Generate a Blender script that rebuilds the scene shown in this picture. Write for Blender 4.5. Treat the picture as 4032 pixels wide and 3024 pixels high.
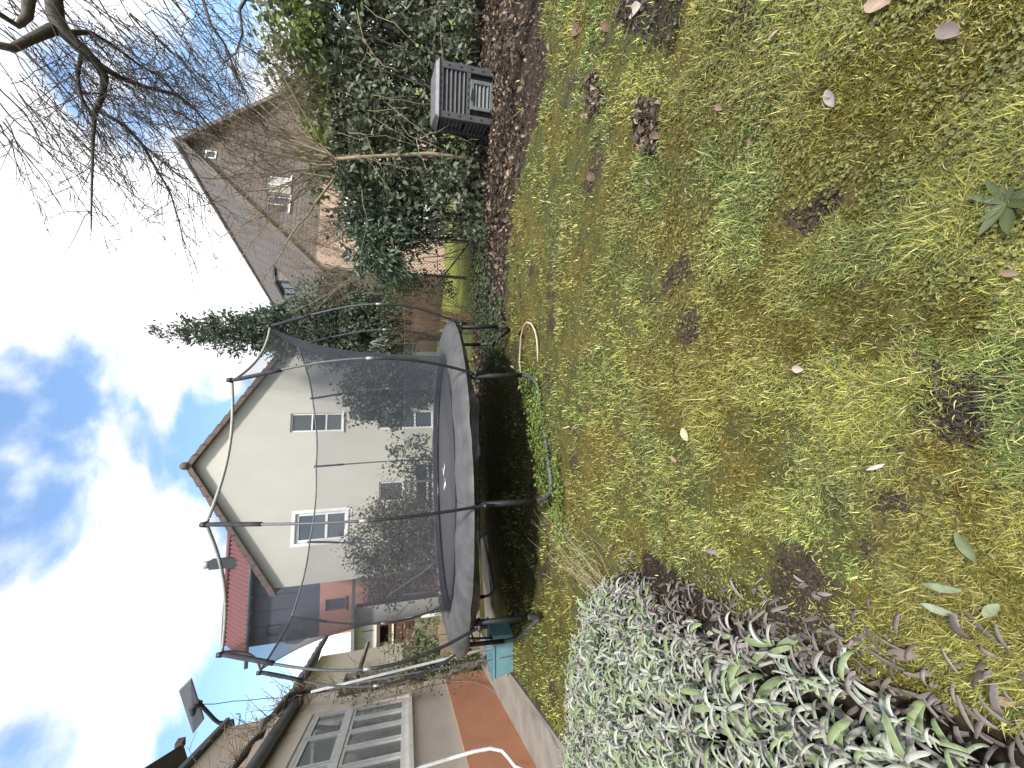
import bpy, math, random
import numpy as np
from mathutils import Vector, Matrix

for o in list(bpy.data.objects): bpy.data.objects.remove(o, do_unlink=True)
SC = bpy.context.scene
COL = SC.collection
R = math.radians
random.seed(7)
RNG = np.random.default_rng(11)

# ------------------------------------------------------------------ camera (phone held on its side, so rolled 90 degrees)
CF, CTH, CH = 1567.64, 0.2594, 1.4026          # focal length in photo pixels, pitch below horizontal, height
CS, CC = math.sin(CTH), math.cos(CTH)
cam_d = bpy.data.cameras.new('camera'); cam = bpy.data.objects.new('camera', cam_d); COL.objects.link(cam)
cam_d.sensor_fit = 'HORIZONTAL'; cam_d.sensor_width = 36.0; cam_d.lens = CF / 4032 * 36.0
cam_d.clip_start = 0.02; cam_d.clip_end = 3000
cx_, cy_, cz_ = Vector((0, -CS, -CC)), Vector((1, 0, 0)), Vector((0, -CC, CS))
m = Matrix.Identity(4)
for i in range(3):
    m[i][0], m[i][1], m[i][2] = cx_[i], cy_[i], cz_[i]
m[2][3] = CH
cam.matrix_world = m
SC.camera = cam

# ------------------------------------------------------------------ sky
SUN_EL, SUN_AZ = 50.0, 150.0        # azimuth clockwise from +Y (view direction): behind the camera
w = bpy.data.worlds.new('World'); SC.world = w; w.use_nodes = True
nt = w.node_tree; nt.nodes.clear()
N = lambda t: nt.nodes.new(t)
LK = nt.links.new
out = N('ShaderNodeOutputWorld'); bg = N('ShaderNodeBackground'); bg.inputs[1].default_value = 0.1
sky = N('ShaderNodeTexSky'); sky.sky_type = 'NISHITA'; sky.sun_disc = False
sky.sun_elevation = R(SUN_EL); sky.sun_rotation = R(SUN_AZ); sky.dust_density = 1.2
tc = N('ShaderNodeTexCoord'); sep = N('ShaderNodeSeparateXYZ'); LK(tc.outputs['Generated'], sep.inputs[0])
def wmath(op, a, b=None, c=None):
    n = N('ShaderNodeMath'); n.operation = op
    for i, v in enumerate((a, b, c)):
        if v is None: continue
        if isinstance(v, (int, float)): n.inputs[i].default_value = v
        else: LK(v, n.inputs[i])
    return n.outputs[0]
zz = wmath('ADD', wmath('MAXIMUM', sep.outputs[2], 0.0), 0.34)
comb = N('ShaderNodeCombineXYZ')
LK(wmath('DIVIDE', sep.outputs[0], zz), comb.inputs[0]); LK(wmath('DIVIDE', sep.outputs[1], zz), comb.inputs[1])
mp = N('ShaderNodeMapping'); mp.inputs['Location'].default_value = (27.2, 16.5, 7.7); LK(comb.outputs[0], mp.inputs[0])
n1 = N('ShaderNodeTexNoise'); n1.inputs['Scale'].default_value = 2.3; n1.inputs['Detail'].default_value = 9; n1.inputs['Roughness'].default_value = 0.5
n1.inputs['Distortion'].default_value = 0.25
LK(mp.outputs[0], n1.inputs['Vector'])
cov = N('ShaderNodeMapRange'); cov.inputs[1].default_value = 0.40; cov.inputs[2].default_value = 0.53; cov.interpolation_type = 'SMOOTHSTEP'
LK(n1.outputs[0], cov.inputs[0])
n2 = N('ShaderNodeTexNoise'); n2.inputs['Scale'].default_value = 2.6; n2.inputs['Detail'].default_value = 5
mp2 = N('ShaderNodeMapping'); mp2.inputs['Location'].default_value = (9.2, 1.7, 0); LK(comb.outputs[0], mp2.inputs[0]); LK(mp2.outputs[0], n2.inputs['Vector'])
cr = N('ShaderNodeValToRGB'); cr.color_ramp.elements[0].position = 0.33; cr.color_ramp.elements[1].position = 0.52
cr.color_ramp.elements[0].color = (0.66, 0.67, 0.71, 1); cr.color_ramp.elements[1].color = (1, 1, 1, 1)
LK(n2.outputs[0], cr.inputs[0])
cb = N('ShaderNodeVectorMath'); cb.operation = 'SCALE'; cb.inputs['Scale'].default_value = 8.6; LK(cr.outputs[0], cb.inputs[0])
sk2 = N('ShaderNodeVectorMath'); sk2.operation = 'MULTIPLY'; sk2.inputs[1].default_value = (1.55, 1.7, 1.75); LK(sky.outputs[0], sk2.inputs[0])
mx = N('ShaderNodeMix'); mx.data_type = 'RGBA'
LK(cov.outputs[0], mx.inputs[0]); LK(sk2.outputs[0], mx.inputs[6]); LK(cb.outputs[0], mx.inputs[7])
LK(mx.outputs[2], bg.inputs[0]); LK(bg.outputs[0], out.inputs[0])

sd = bpy.data.lights.new('sun', 'SUN'); sd.energy = 3.0; sd.angle = R(6.0); sd.color = (1.0, 0.95, 0.86)
sun = bpy.data.objects.new('sun', sd); COL.objects.link(sun)
az, el = R(SUN_AZ), R(SUN_EL)
sdir = Vector((math.sin(az) * math.cos(el), math.cos(az) * math.cos(el), math.sin(el)))
sun.rotation_euler = sdir.to_track_quat('Z', 'Y').to_euler(); sun.location = sdir * 60

SC.view_settings.view_transform = 'Standard'; SC.view_settings.look = 'None'
SC.view_settings.exposure = 0.95; SC.view_settings.gamma = 1.0; SC.view_settings.use_curve_mapping = False
SC.render.engine = 'CYCLES'; SC.cycles.max_bounces = 6; SC.cycles.transparent_max_bounces = 24
SC.cycles.use_denoising = True

# ------------------------------------------------------------------ measuring the place: photo pixel -> point
def ray(x, y):
    a = ((3024 - y) - 1512) / CF; b = -(x - 2016) / CF
    return Vector((a, CC + CS * b, -CS + CC * b))
CAMP = Vector((0, 0, CH))
def onY(x, y, Y): d = ray(x, y); return CAMP + d * (Y / d.y)
def onZ(x, y, Z=0.0): d = ray(x, y); return CAMP + d * ((Z - CH) / d.z)
def onP(x, y, p, n): d = ray(x, y); return CAMP + d * ((Vector(p) - CAMP).dot(n) / d.dot(n))

# ------------------------------------------------------------------ scene tree helpers
ORG = {}
def tag(o, label=None, cat=None, group=None, kind=None):
    if label: o['label'] = label
    if cat: o['category'] = cat
    if group: o['group'] = group
    if kind: o['kind'] = kind
    return o
def thing(name, loc, label, cat, group=None):
    o = bpy.data.objects.new(name, None); o.empty_display_size = 0.1; COL.objects.link(o)
    o.location = loc; ORG[o.name] = Vector(loc)
    return tag(o, label, cat, group)
def link(o, parent=None, org=None):
    COL.objects.link(o)
    if parent: o.parent = parent
    ORG[o.name] = Vector(org) if org is not None else Vector((0, 0, 0))
    return o
def npmesh(name, V, F, mat, parent=None, col=None, smooth=False):
    """V (n,3) world coordinates, F list of equal-length face index arrays"""
    V = np.asarray(V, dtype=np.float32)
    org = ORG[parent.name] if parent else Vector((0, 0, 0))
    V = V - np.array(org, dtype=np.float32)
    me = bpy.data.meshes.new(name)
    Fs = F if isinstance(F, list) else [F]
    Fs = [np.asarray(f, dtype=np.int32) for f in Fs if len(f)]
    loops = np.concatenate([f.ravel() for f in Fs]); counts = np.concatenate([np.full(len(f), f.shape[1], np.int32) for f in Fs])
    starts = np.concatenate([[0], np.cumsum(counts)[:-1]]).astype(np.int32)
    me.vertices.add(len(V)); me.vertices.foreach_set('co', V.ravel())
    me.loops.add(len(loops)); me.loops.foreach_set('vertex_index', loops)
    me.polygons.add(len(counts)); me.polygons.foreach_set('loop_start', starts); me.polygons.foreach_set('loop_total', counts)
    if smooth: me.polygons.foreach_set('use_smooth', np.ones(len(counts), bool))
    if col is not None:
        at = me.color_attributes.new('Col', 'FLOAT_COLOR', 'POINT')
        c = np.ones((len(V), 4), np.float32); c[:, :3] = col; at.data.foreach_set('color', c.ravel())
    me.update(calc_edges=True); me.validate()
    if mat: me.materials.append(mat)
    return link(bpy.data.objects.new(name, me), parent, org)

class MB:
    """collects boxes, tubes and polygons in world coordinates, builds ONE mesh object"""
    def __init__(s): s.v = []; s.f = []
    def add(s, vs, fs):
        b = len(s.v); s.v += [tuple(q) for q in vs]; s.f += [tuple(b + i for i in f) for f in fs]; return s
    def box(s, c, size, M=None):
        hx, hy, hz = size[0] / 2, size[1] / 2, size[2] / 2
        vs = [Vector((x, y, z)) for x in (-hx, hx) for y in (-hy, hy) for z in (-hz, hz)]
        if M is not None: vs = [M @ q for q in vs]
        vs = [q + Vector(c) for q in vs]
        return s.add(vs, [(0, 1, 3, 2), (4, 6, 7, 5), (0, 4, 5, 1), (2, 3, 7, 6), (0, 2, 6, 4), (1, 5, 7, 3)])
    def fbox(s, fr, s0, s1, t0, t1, z0, z1):
        vs = [fr(a, b, c) for a in (s0, s1) for b in (t0, t1) for c in (z0, z1)]
        return s.add(vs, [(0, 1, 3, 2), (4, 6, 7, 5), (0, 4, 5, 1), (2, 3, 7, 6), (0, 2, 6, 4), (1, 5, 7, 3)])
    def hexa(s, q):   # 8 points: bottom 4 then top 4
        return s.add(q, [(3, 2, 1, 0), (4, 5, 6, 7), (0, 1, 5, 4), (1, 2, 6, 5), (2, 3, 7, 6), (3, 0, 4, 7)])
    def prism(s, pts, off):
        n = len(pts); a = [Vector(p) for p in pts]; b = [p + Vector(off) for p in a]
        return s.add(a + b, [tuple(range(n))[::-1], tuple(range(n, 2 * n))] + [(i, (i + 1) % n, n + (i + 1) % n, n + i) for i in range(n)])
    def tube(s, path, rad, n=8, cap=True, flat=1.0):
        P = [Vector(p) for p in path]; k = len(P)
        rr = rad if isinstance(rad, (list, tuple, np.ndarray)) else [rad] * k
        t = (P[1] - P[0]).normalized(); up = Vector((0, 0, 1)) if abs(t.z) < .9 else Vector((1, 0, 0))
        u = t.cross(up).normalized(); base = len(s.v)
        for i in range(k):
            t = (P[min(i + 1, k - 1)] - P[max(i - 1, 0)])
            if t.length < 1e-9: t = Vector((0, 0, 1))
            t.normalize(); u = (u - t * u.dot(t)); u = u.normalized() if u.length > 1e-6 else t.orthogonal().normalized(); v = t.cross(u)
            for j in range(n):
                a = 2 * math.pi * j / n; q = P[i] + (u * math.cos(a) + v * (math.sin(a) * flat)) * rr[i]; s.v.append(tuple(q))
        for i in range(k - 1):
            for j in range(n):
                a = base + i * n + j; b = base + i * n + (j + 1) % n; s.f.append((a, b, b + n, a + n))
        if cap:
            s.f.append(tuple(base + j for j in range(n))[::-1]); s.f.append(tuple(base + (k - 1) * n + j for j in range(n)))
        return s
    def build(s, name, mat, parent=None, smooth=False, bevel=0.0):
        org = ORG[parent.name] if parent else Vector((0, 0, 0))
        me = bpy.data.meshes.new(name); me.from_pydata([tuple(Vector(q) - org) for q in s.v], [], s.f); me.update()
        if smooth:
            for p in me.polygons: p.use_smooth = True
        if mat: me.materials.append(mat)
        o = link(bpy.data.objects.new(name, me), parent, org)
        if bevel:
            b = o.modifiers.new('bevel', 'BEVEL'); b.width = bevel; b.segments = 2; b.limit_method = 'ANGLE'
        return o

def frame(origin, deg):
    """wall frame: s along the wall, t into the building, z up"""
    o = Vector(origin); a = R(deg); d = Vector((math.cos(a), math.sin(a), 0)); n = Vector((-math.sin(a), math.cos(a), 0))
    def fr(s, t, z): q = o + d * s + n * t; return Vector((q.x, q.y, z))
    fr.o, fr.d, fr.n = o, d, n
    def loc(x, y, t=0.0):
        q = onP(x, y, o + n * t, n); return ((q - o).dot(d), q.z)
    fr.loc = loc
    return fr

# ------------------------------------------------------------------ materials
MATS = {}
def mat(name, c1, c2=None, rough=0.7, scale=8.0, bump=0.0, bscale=60.0, metal=0.0, spec=0.5, c3=None, stretch=(1, 1, 1), detail=6, lo=0.35, hi=0.65, bdist=0.01):
    if name in MATS: return MATS[name]
    m = bpy.data.materials.new(name); m.use_nodes = True; t = m.node_tree; b = t.nodes['Principled BSDF']
    b.inputs['Roughness'].default_value = rough; b.inputs['Metallic'].default_value = metal; b.inputs['Specular IOR Level'].default_value = spec
    c2 = c2 or tuple(v * 0.8 for v in c1)
    tcn = t.nodes.new('ShaderNodeTexCoord'); mpn = t.nodes.new('ShaderNodeMapping'); mpn.inputs['Scale'].default_value = stretch
    t.links.new(tcn.outputs['Object'], mpn.inputs[0])
    nz = t.nodes.new('ShaderNodeTexNoise'); nz.inputs['Scale'].default_value = scale; nz.inputs['Detail'].default_value = detail; nz.inputs['Roughness'].default_value = 0.6
    t.links.new(mpn.outputs[0], nz.inputs['Vector'])
    rp = t.nodes.new('ShaderNodeValToRGB'); rp.color_ramp.elements[0].position = lo; rp.color_ramp.elements[1].position = hi
    rp.color_ramp.elements[0].color = (*c1, 1); rp.color_ramp.elements[1].color = (*c2, 1)
    if c3:
        e = rp.color_ramp.elements.new(min(.98, hi + .12)); e.color = (*c3, 1)
    t.links.new(nz.outputs[0], rp.inputs[0]); t.links.new(rp.outputs[0], b.inputs['Base Color'])
    if bump:
        n2 = t.nodes.new('ShaderNodeTexNoise'); n2.inputs['Scale'].default_value = bscale; n2.inputs['Detail'].default_value = 8
        t.links.new(mpn.outputs[0], n2.inputs['Vector'])
        bp = t.nodes.new('ShaderNodeBump'); bp.inputs['Strength'].default_value = bump; bp.inputs['Distance'].default_value = bdist
        t.links.new(n2.outputs[0], bp.inputs['Height']); t.links.new(bp.outputs[0], b.inputs['Normal'])
    MATS[name] = m
    return m
def leafmat(name, rough=0.55, trans=0.25, spec=0.4, tint=None, nscale=3.0, namp=0.3):
    """colour from the per-leaf colour attribute, some light passing through"""
    if name in MATS: return MATS[name]
    m = bpy.data.materials.new(name); m.use_nodes = True; t = m.node_tree; b = t.nodes['Principled BSDF']; o = t.nodes['Material Output']
    b.inputs['Roughness'].default_value = rough; b.inputs['Specular IOR Level'].default_value = spec
    if tint is None:
        a = t.nodes.new('ShaderNodeAttribute'); a.attribute_name = 'Col'; src = a.outputs['Color']
    else:
        a = t.nodes.new('ShaderNodeObjectInfo'); hv = t.nodes.new('ShaderNodeHueSaturation'); hv.inputs['Color'].default_value = (*tint, 1)
        mr = t.nodes.new('ShaderNodeMapRange'); mr.inputs[3].default_value = 0.6; mr.inputs[4].default_value = 1.35; t.links.new(a.outputs['Random'], mr.inputs[0])
        t.links.new(mr.outputs[0], hv.inputs['Value'])
        m2 = t.nodes.new('ShaderNodeMath'); m2.operation = 'MULTIPLY_ADD'; m2.inputs[1].default_value = 0.05; m2.inputs[2].default_value = 0.475
        t.links.new(a.outputs['Random'], m2.inputs[0]); t.links.new(m2.outputs[0], hv.inputs['Hue']); src = hv.outputs[0]
    nz = t.nodes.new('ShaderNodeTexNoise'); nz.inputs['Scale'].default_value = nscale; nz.inputs['Detail'].default_value = 3
    tcn = t.nodes.new('ShaderNodeTexCoord'); t.links.new(tcn.outputs['Object'], nz.inputs['Vector'])
    mr2 = t.nodes.new('ShaderNodeMapRange'); mr2.inputs[1].default_value = 0.3; mr2.inputs[2].default_value = 0.7
    mr2.inputs[3].default_value = 1 - namp; mr2.inputs[4].default_value = 1 + namp; t.links.new(nz.outputs[0], mr2.inputs[0])
    vm = t.nodes.new('ShaderNodeVectorMath'); vm.operation = 'SCALE'; t.links.new(src, vm.inputs[0]); t.links.new(mr2.outputs[0], vm.inputs['Scale'])
    t.links.new(vm.outputs[0], b.inputs['Base Color'])
    tr = t.nodes.new('ShaderNodeBsdfTranslucent'); t.links.new(vm.outputs[0], tr.inputs[0])
    ms = t.nodes.new('ShaderNodeMixShader'); ms.inputs[0].default_value = trans
    t.links.new(b.outputs[0], ms.inputs[1]); t.links.new(tr.outputs[0], ms.inputs[2]); t.links.new(ms.outputs[0], o.inputs[0])
    MATS[name] = m
    return m
def glassmat(name, tint=(0.03, 0.035, 0.04), alpha=0.0, rough=0.03):
    if name in MATS: return MATS[name]
    m = bpy.data.materials.new(name); m.use_nodes = True; t = m.node_tree; b = t.nodes['Principled BSDF']; o = t.nodes['Material Output']
    b.inputs['Base Color'].default_value = (*tint, 1); b.inputs['Roughness'].default_value = rough; b.inputs['Specular IOR Level'].default_value = 0.6
    nz = t.nodes.new('ShaderNodeTexNoise'); nz.inputs['Scale'].default_value = 1.7; bp = t.nodes.new('ShaderNodeBump'); bp.inputs['Strength'].default_value = 0.04
    t.links.new(nz.outputs[0], bp.inputs['Height']); t.links.new(bp.outputs[0], b.inputs['Normal'])
    if alpha:
        tp = t.nodes.new('ShaderNodeBsdfTransparent'); ms = t.nodes.new('ShaderNodeMixShader'); ms.inputs[0].default_value = alpha
        t.links.new(b.outputs[0], ms.inputs[1]); t.links.new(tp.outputs[0], ms.inputs[2]); t.links.new(ms.outputs[0], o.inputs[0])
    MATS[name] = m
    return m

BLACK_STEEL = mat('black_steel', (0.012, 0.013, 0.015), (0.03, 0.03, 0.032), 0.45, 20)
GREY_STEEL = mat('grey_steel', (0.085, 0.088, 0.1), (0.12, 0.122, 0.13), 0.5, 30, metal=0.2)
ZINC = mat('zinc', (0.36, 0.37, 0.38), (0.27, 0.28, 0.29), 0.45, 14, metal=0.5)
WHITE_PAINT = mat('white_paint', (0.74, 0.74, 0.73), (0.62, 0.62, 0.6), 0.5, 6, bump=0.05)
BARK = mat('grey_bark', (0.055, 0.045, 0.038), (0.11, 0.095, 0.08), 0.9, 25, bump=0.5, bscale=40)
PALE_BARK = mat('pale_bark', (0.24, 0.19, 0.12), (0.34, 0.28, 0.19), 0.85, 18, bump=0.3)
TWIG = mat('dark_twig', (0.035, 0.03, 0.026), (0.07, 0.058, 0.05), 0.9, 6, spec=.2)
BROWN_TWIG = mat('brown_twig', (0.14, 0.10, 0.07), (0.24, 0.18, 0.125), 0.85, 4)
RED_TWIG = mat('red_twig', (0.2, 0.1, 0.06), (0.3, 0.16, 0.1), 0.8, 4)
GLASS = glassmat('window_glass', (0.05, 0.06, 0.07))
LEAF = leafmat('foliage', nscale=1.2)

# ------------------------------------------------------------------ noise on the ground plane
def vnoise(x, y, scale, seed, octs=3):
    tot = np.zeros_like(x, dtype=np.float64); amp = 1.0; s = 0
    for o in range(octs):
        g = np.random.default_rng(seed + o * 101).random((128, 128))
        fx, fy = x * scale * 2 ** o + 37.2, y * scale * 2 ** o + 11.7
        ix, iy = np.floor(fx).astype(int), np.floor(fy).astype(int); tx, ty = fx - ix, fy - iy
        tx, ty = tx * tx * (3 - 2 * tx), ty * ty * (3 - 2 * ty)
        a, b = g[ix % 128, iy % 128], g[(ix + 1) % 128, iy % 128]; c, d = g[ix % 128, (iy + 1) % 128], g[(ix + 1) % 128, (iy + 1) % 128]
        tot += amp * ((a * (1 - tx) + b * tx) * (1 - ty) + (c * (1 - tx) + d * tx) * ty); s += amp; amp *= 0.5
    return tot / s
def inpoly(x, y, poly):
    r = np.zeros(x.shape, bool); n = len(poly); j = n - 1
    for i in range(n):
        xi, yi = poly[i]; xj, yj = poly[j]
        c = ((yi > y) != (yj > y)) & (x < (xj - xi) * (y - yi) / (yj - yi + 1e-12) + xi); r ^= c; j = i
    return r
def soft(x, y, poly, jit=0.12, seed=3):
    """polygon membership with a ragged edge"""
    jx = (vnoise(x, y, 5, seed) - .5) * 2 * jit; jy = (vnoise(x, y, 5, seed + 50) - .5) * 2 * jit
    return inpoly(x + jx * 2, y + jy * 2, poly)
LITTER = [(0.95, 5.75), (1.5, 5.6), (2.1, 5.55), (2.6, 4.9), (2.9, 4.3), (3.2, 3.9), (4.0, 3.9), (6.5, 3.2), (9, 3.5), (9, 8.4), (3, 8.6), (1.0, 8.4), (-4.0, 8.4), (-4.0, 7.9), (-0.6, 7.4), (0.6, 6.4)]
SOIL = [(-1.3, 2.38), (-1.1, 2.12), (-1.05, 1.92), (-0.97, 1.65), (-0.95, 1.38), (-0.97, 1.2), (-1.15, 1.2), (-1.35, 1.6), (-1.45, 2.1)]
SAGE = [(-1.25, 2.38), (-1.28, 1.95), (-1.13, 1.55), (-1.03, 1.25), (-0.94, 0.95), (-0.82, 0.6), (-0.74, 0.3), (-2.4, 0.2), (-3.0, 2.2), (-2.75, 2.95), (-2.0, 2.75), (-1.55, 2.7)]
BLOT = [[(q.x, q.y) for q in (onZ(*p) for p in pl)] for pl in ([(2420, -80), (2700, -80), (2690, 120), (2560, 190), (2450, 120)], [(2520, 350), (2600, 330), (2625, 480), (2590, 610), (2535, 560)], [(2300, 330), (2350, 300), (2400, 420), (2330, 470)], [(3760, 1500), (3880, 1510), (3900, 1620), (3800, 1650)])]
TC, TR = Vector((-1.3048, 5.7639, 0)), 2.14       # trampoline centre and frame radius
PATHP = [(-5.35, 7.5), (-4.75, 7.5), (-3.45, 3.9), (-2.95, 2.5), (-3.7, 2.5), (-4.3, 4.4)]

# ------------------------------------------------------------------ ground
xs = np.unique(np.concatenate([np.linspace(-400, -8, 14), np.arange(-8, -4.6, .3), np.arange(-4.6, 5.6, 0.035), np.arange(5.6, 9, .3), np.linspace(9, 400, 14)]))
ys = np.unique(np.concatenate([np.linspace(-60, -1, 6), np.arange(-1, .3, .2), np.arange(0.3, 8.6, 0.035), np.arange(8.6, 20, .5), np.linspace(20, 900, 14)]))
GX, GY = np.meshgrid(xs, ys); gx, gy = GX.ravel(), GY.ravel()
def gheight(x, y):
    near = np.clip((9.5 - y) / 1.5, 0, 1) * np.clip((6.5 - np.abs(x)) / 1.0, 0, 1)
    return near * ((vnoise(x, y, 1.1, 5, 2) - .5) * 0.05 + (vnoise(x, y, 9, 6, 3) - .5) * 0.022)
gz = gheight(gx, gy)
lit = soft(gx, gy, LITTER, .18, 9); soil = soft(gx, gy, SOIL, .08, 4); sagem = inpoly(gx, gy, SAGE)
bare = vnoise(gx, gy, 3.0, 21, 3); mossn = vnoise(gx, gy, 3.0, 31, 3); fine = vnoise(gx, gy, 14, 41, 3)
gc = np.empty((len(gx), 3))
moss_a, moss_b, earth, dark = np.array([.12, .10, .03]), np.array([.085, .09, .03]), np.array([.062, .046, .034]), np.array([.03, .022, .016])
k = np.clip((mossn - .38) / .25 + (fine - .5) * 1.2, 0, 1)[:, None]; gc[:] = moss_b * (1 - k) + moss_a * k
k = np.clip((bare - .64) / .12, 0, 1)[:, None] * .9; gc = gc * (1 - k) + earth * k
gc[lit] = np.array([.05, .036, .028]); gc[soil | sagem] = dark
for pl in BLOT: gc[soft(gx, gy, pl, .06, 14)] = np.array([.05, .042, .038])
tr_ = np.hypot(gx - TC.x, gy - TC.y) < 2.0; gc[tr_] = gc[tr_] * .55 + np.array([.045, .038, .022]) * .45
far = (gy > 9.0); gc[far] = np.array([.25, .27, .06])
gc *= (0.45 + .55 * fine)[:, None]
nx, ny = len(xs), len(ys); idx = np.arange(nx * ny).reshape(ny, nx)
GF = np.stack([idx[:-1, :-1].ravel(), idx[:-1, 1:].ravel(), idx[1:, 1:].ravel(), idx[1:, :-1].ravel()], 1)
GMAT = bpy.data.materials.new('ground_moss_and_earth'); GMAT.use_nodes = True
t = GMAT.node_tree; b = t.nodes['Principled BSDF']; b.inputs['Roughness'].default_value = 0.95; b.inputs['Specular IOR Level'].default_value = 0.15
a = t.nodes.new('ShaderNodeAttribute'); a.attribute_name = 'Col'
tcn = t.nodes.new('ShaderNodeTexCoord'); nz = t.nodes.new('ShaderNodeTexNoise'); nz.inputs['Scale'].default_value = 55; nz.inputs['Detail'].default_value = 8; nz.inputs['Roughness'].default_value = .7
t.links.new(tcn.outputs['Object'], nz.inputs['Vector'])
mr = t.nodes.new('ShaderNodeMapRange'); mr.inputs[1].default_value = .3; mr.inputs[2].default_value = .7; mr.inputs[3].default_value = .35; mr.inputs[4].default_value = 1.7
t.links.new(nz.outputs[0], mr.inputs[0]); vm = t.nodes.new('ShaderNodeVectorMath'); vm.operation = 'SCALE'
t.links.new(a.outputs['Color'], vm.inputs[0]); t.links.new(mr.outputs[0], vm.inputs['Scale']); t.links.new(vm.outputs[0], b.inputs['Base Color'])
bp = t.nodes.new('ShaderNodeBump'); bp.inputs['Strength'].default_value = .9; bp.inputs['Distance'].default_value = .012
t.links.new(nz.outputs[0], bp.inputs['Height']); t.links.new(bp.outputs[0], b.inputs['Normal'])
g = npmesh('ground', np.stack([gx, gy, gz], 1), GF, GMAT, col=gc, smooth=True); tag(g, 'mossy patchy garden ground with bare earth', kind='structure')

# ------------------------------------------------------------------ blades, clover, litter
def blades(n, px, py, h, wd, lean, cols, rng, z0=None, segs=2):
    """n curved tapering blades: root strip, bend, tip"""
    az = rng.random(n) * 2 * np.pi; ax, ay = np.cos(az), np.sin(az); sx, sy = -ay, ax
    z = gheight(px, py) if z0 is None else z0
    V = np.zeros((n, 5, 3)); l1 = lean * .8; l2 = np.clip(lean * 1.12, 0, 1)
    up1 = h * .62 * np.sqrt(np.clip(1 - l1 ** 2, .05, 1)); ho1 = h * .62 * l1
    up2 = up1 + h * .5 * np.sqrt(np.clip(1 - l2 ** 2, 0.0, 1)) * np.where(lean > .9, -.2, 1); ho2 = ho1 + h * .5 * l2
    for j, (ho, up, ww) in enumerate(((0, 0, 1), (0, 0, -1), (ho1, up1, .8), (ho1, up1, -.8), (ho2, up2, 0))):
        V[:, j, 0] = px + ax * ho + sx * wd * ww; V[:, j, 1] = py + ay * ho + sy * wd * ww; V[:, j, 2] = z + up - .003
    b0 = np.arange(n) * 5
    Q = np.stack([b0, b0 + 1, b0 + 3, b0 + 2], 1); T = np.stack([b0 + 2, b0 + 3, b0 + 4], 1)
    return V.reshape(-1, 3), [Q, T], np.repeat(cols, 5, 0)
def screen_sample(n, rng, v0, v1, u0=-1000, u1=4000):
    """points on the lawn, evenly spread over the area one looks at"""
    x = rng.uniform(v0, v1, n); y = rng.uniform(u0, u1, n)
    a = ((3024 - y) - 1512) / CF; b = -(x - 2016) / CF
    dz = -CS + CC * b; k = -CH / dz
    return a * k, (CC + CS * b) * k
NB = 500000
rng = np.random.default_rng(5)
px, py = screen_sample(NB, rng, 1985, 4250)
dist = np.hypot(px, py)
lit = soft(px, py, LITTER, .18, 9); soilm = soft(px, py, SOIL, .08, 4); sg = inpoly(px, py, SAGE)
bare = vnoise(px, py, 3.0, 21, 3); tuft = vnoise(px, py, 4.5, 51, 3); green = vnoise(px, py, 2.2, 61, 3); mossn = vnoise(px, py, 3.0, 31, 3)
dens = np.clip((tuft - .34) / .22, .15, 1) * np.clip(1 - (bare - .68) / .10, .2, 1)
dens = np.where(lit, dens * .10, dens); dens = np.where(soilm, dens * .02, dens); dens = np.where(sg, 0, dens)
under = np.hypot(px - TC.x, py - TC.y) < 1.75; dens = np.where(under, dens * np.where(px < -1.9, .75, .3), dens)
pth = inpoly(px, py, PATHP); dens = np.where(pth, 0, dens)
for pl in BLOT: dens = np.where(soft(px, py, pl, .06, 14), dens * .12, dens)
keep = rng.random(NB) < dens
px, py, dist, tuft, green, mossn, under = [q[keep] for q in (px, py, dist, tuft, green, mossn, under)]
n = len(px)
h = (0.015 + .028 * rng.random(n) ** 1.5) * (0.7 + 1.0 * np.clip((tuft - .4) * 2.2, 0, 1)) * (0.8 + .13 * dist)
longb = rng.random(n) < .05; h[longb] *= 1.7
lean = np.clip(.55 + .6 * rng.random(n), 0, .995)
wd = (0.0010 + .0011 * rng.random(n)) * (0.5 + .44 * dist)
gg = np.clip((green - .37) / .25 + .38 * rng.normal(size=n), 0, 1)[:, None]
c = np.array([.33, .33, .075]) * (1 - gg) + np.array([.16, .22, .06]) * gg
r_ = rng.random(n)
c[r_ < .17] = np.array([.48, .46, .19]); c[(r_ >= .17) & (r_ < .24)] = np.array([.32, .26, .13]); c[(r_ > .86)] = np.array([.07, .11, .035])
mg = np.clip((mossn - .54) / .12 + .3 * rng.normal(size=n), 0, 1)[:, None] * .4; c = c * (1 - mg) + np.array([.23, .18, .05]) * mg
c = c * (0.46 + 1.35 * rng.random(n) ** 1.4)[:, None]
V, F, C = blades(n, px, py, h, wd, lean, c, rng)
GRASS = leafmat('grass_blade', .5, .3, .35, nscale=2.0, namp=.15)
tag(npmesh('grass', V, F, GRASS, col=C), 'short patchy yellow-green lawn grass', 'grass', kind='stuff')

# moss: small dense tufts of very short spikes
NM = 260000
px, py = screen_sample(NM, rng, 2000, 4150)
mossn = vnoise(px, py, 3.0, 31, 3); bare = vnoise(px, py, 3.0, 21, 3); cl = vnoise(px, py, 16, 77, 2)
keep = (rng.random(NM) < np.clip((mossn - .36) / .2, .1, 1) * np.clip((cl - .25) / .3, .1, 1)) & (bare < .63) & ~soft(px, py, LITTER, .18, 9) & ~soft(px, py, SOIL, .08, 4) & ~inpoly(px, py, SAGE) & ~inpoly(px, py, PATHP) & (np.hypot(px - TC.x, py - TC.y) > 1.8)
px, py = px[keep], py[keep]; n = len(px); dist = np.hypot(px, py); mossn = mossn[keep]
kk = np.clip((vnoise(px, py, 5.0, 87, 2) - .4) / .3 + .4 * rng.normal(size=n), 0, 1)[:, None]
c = (np.array([.19, .19, .035]) * (1 - kk) + np.array([.23, .175, .035]) * kk) * (0.35 + .8 * rng.random(n))[:, None]
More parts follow.
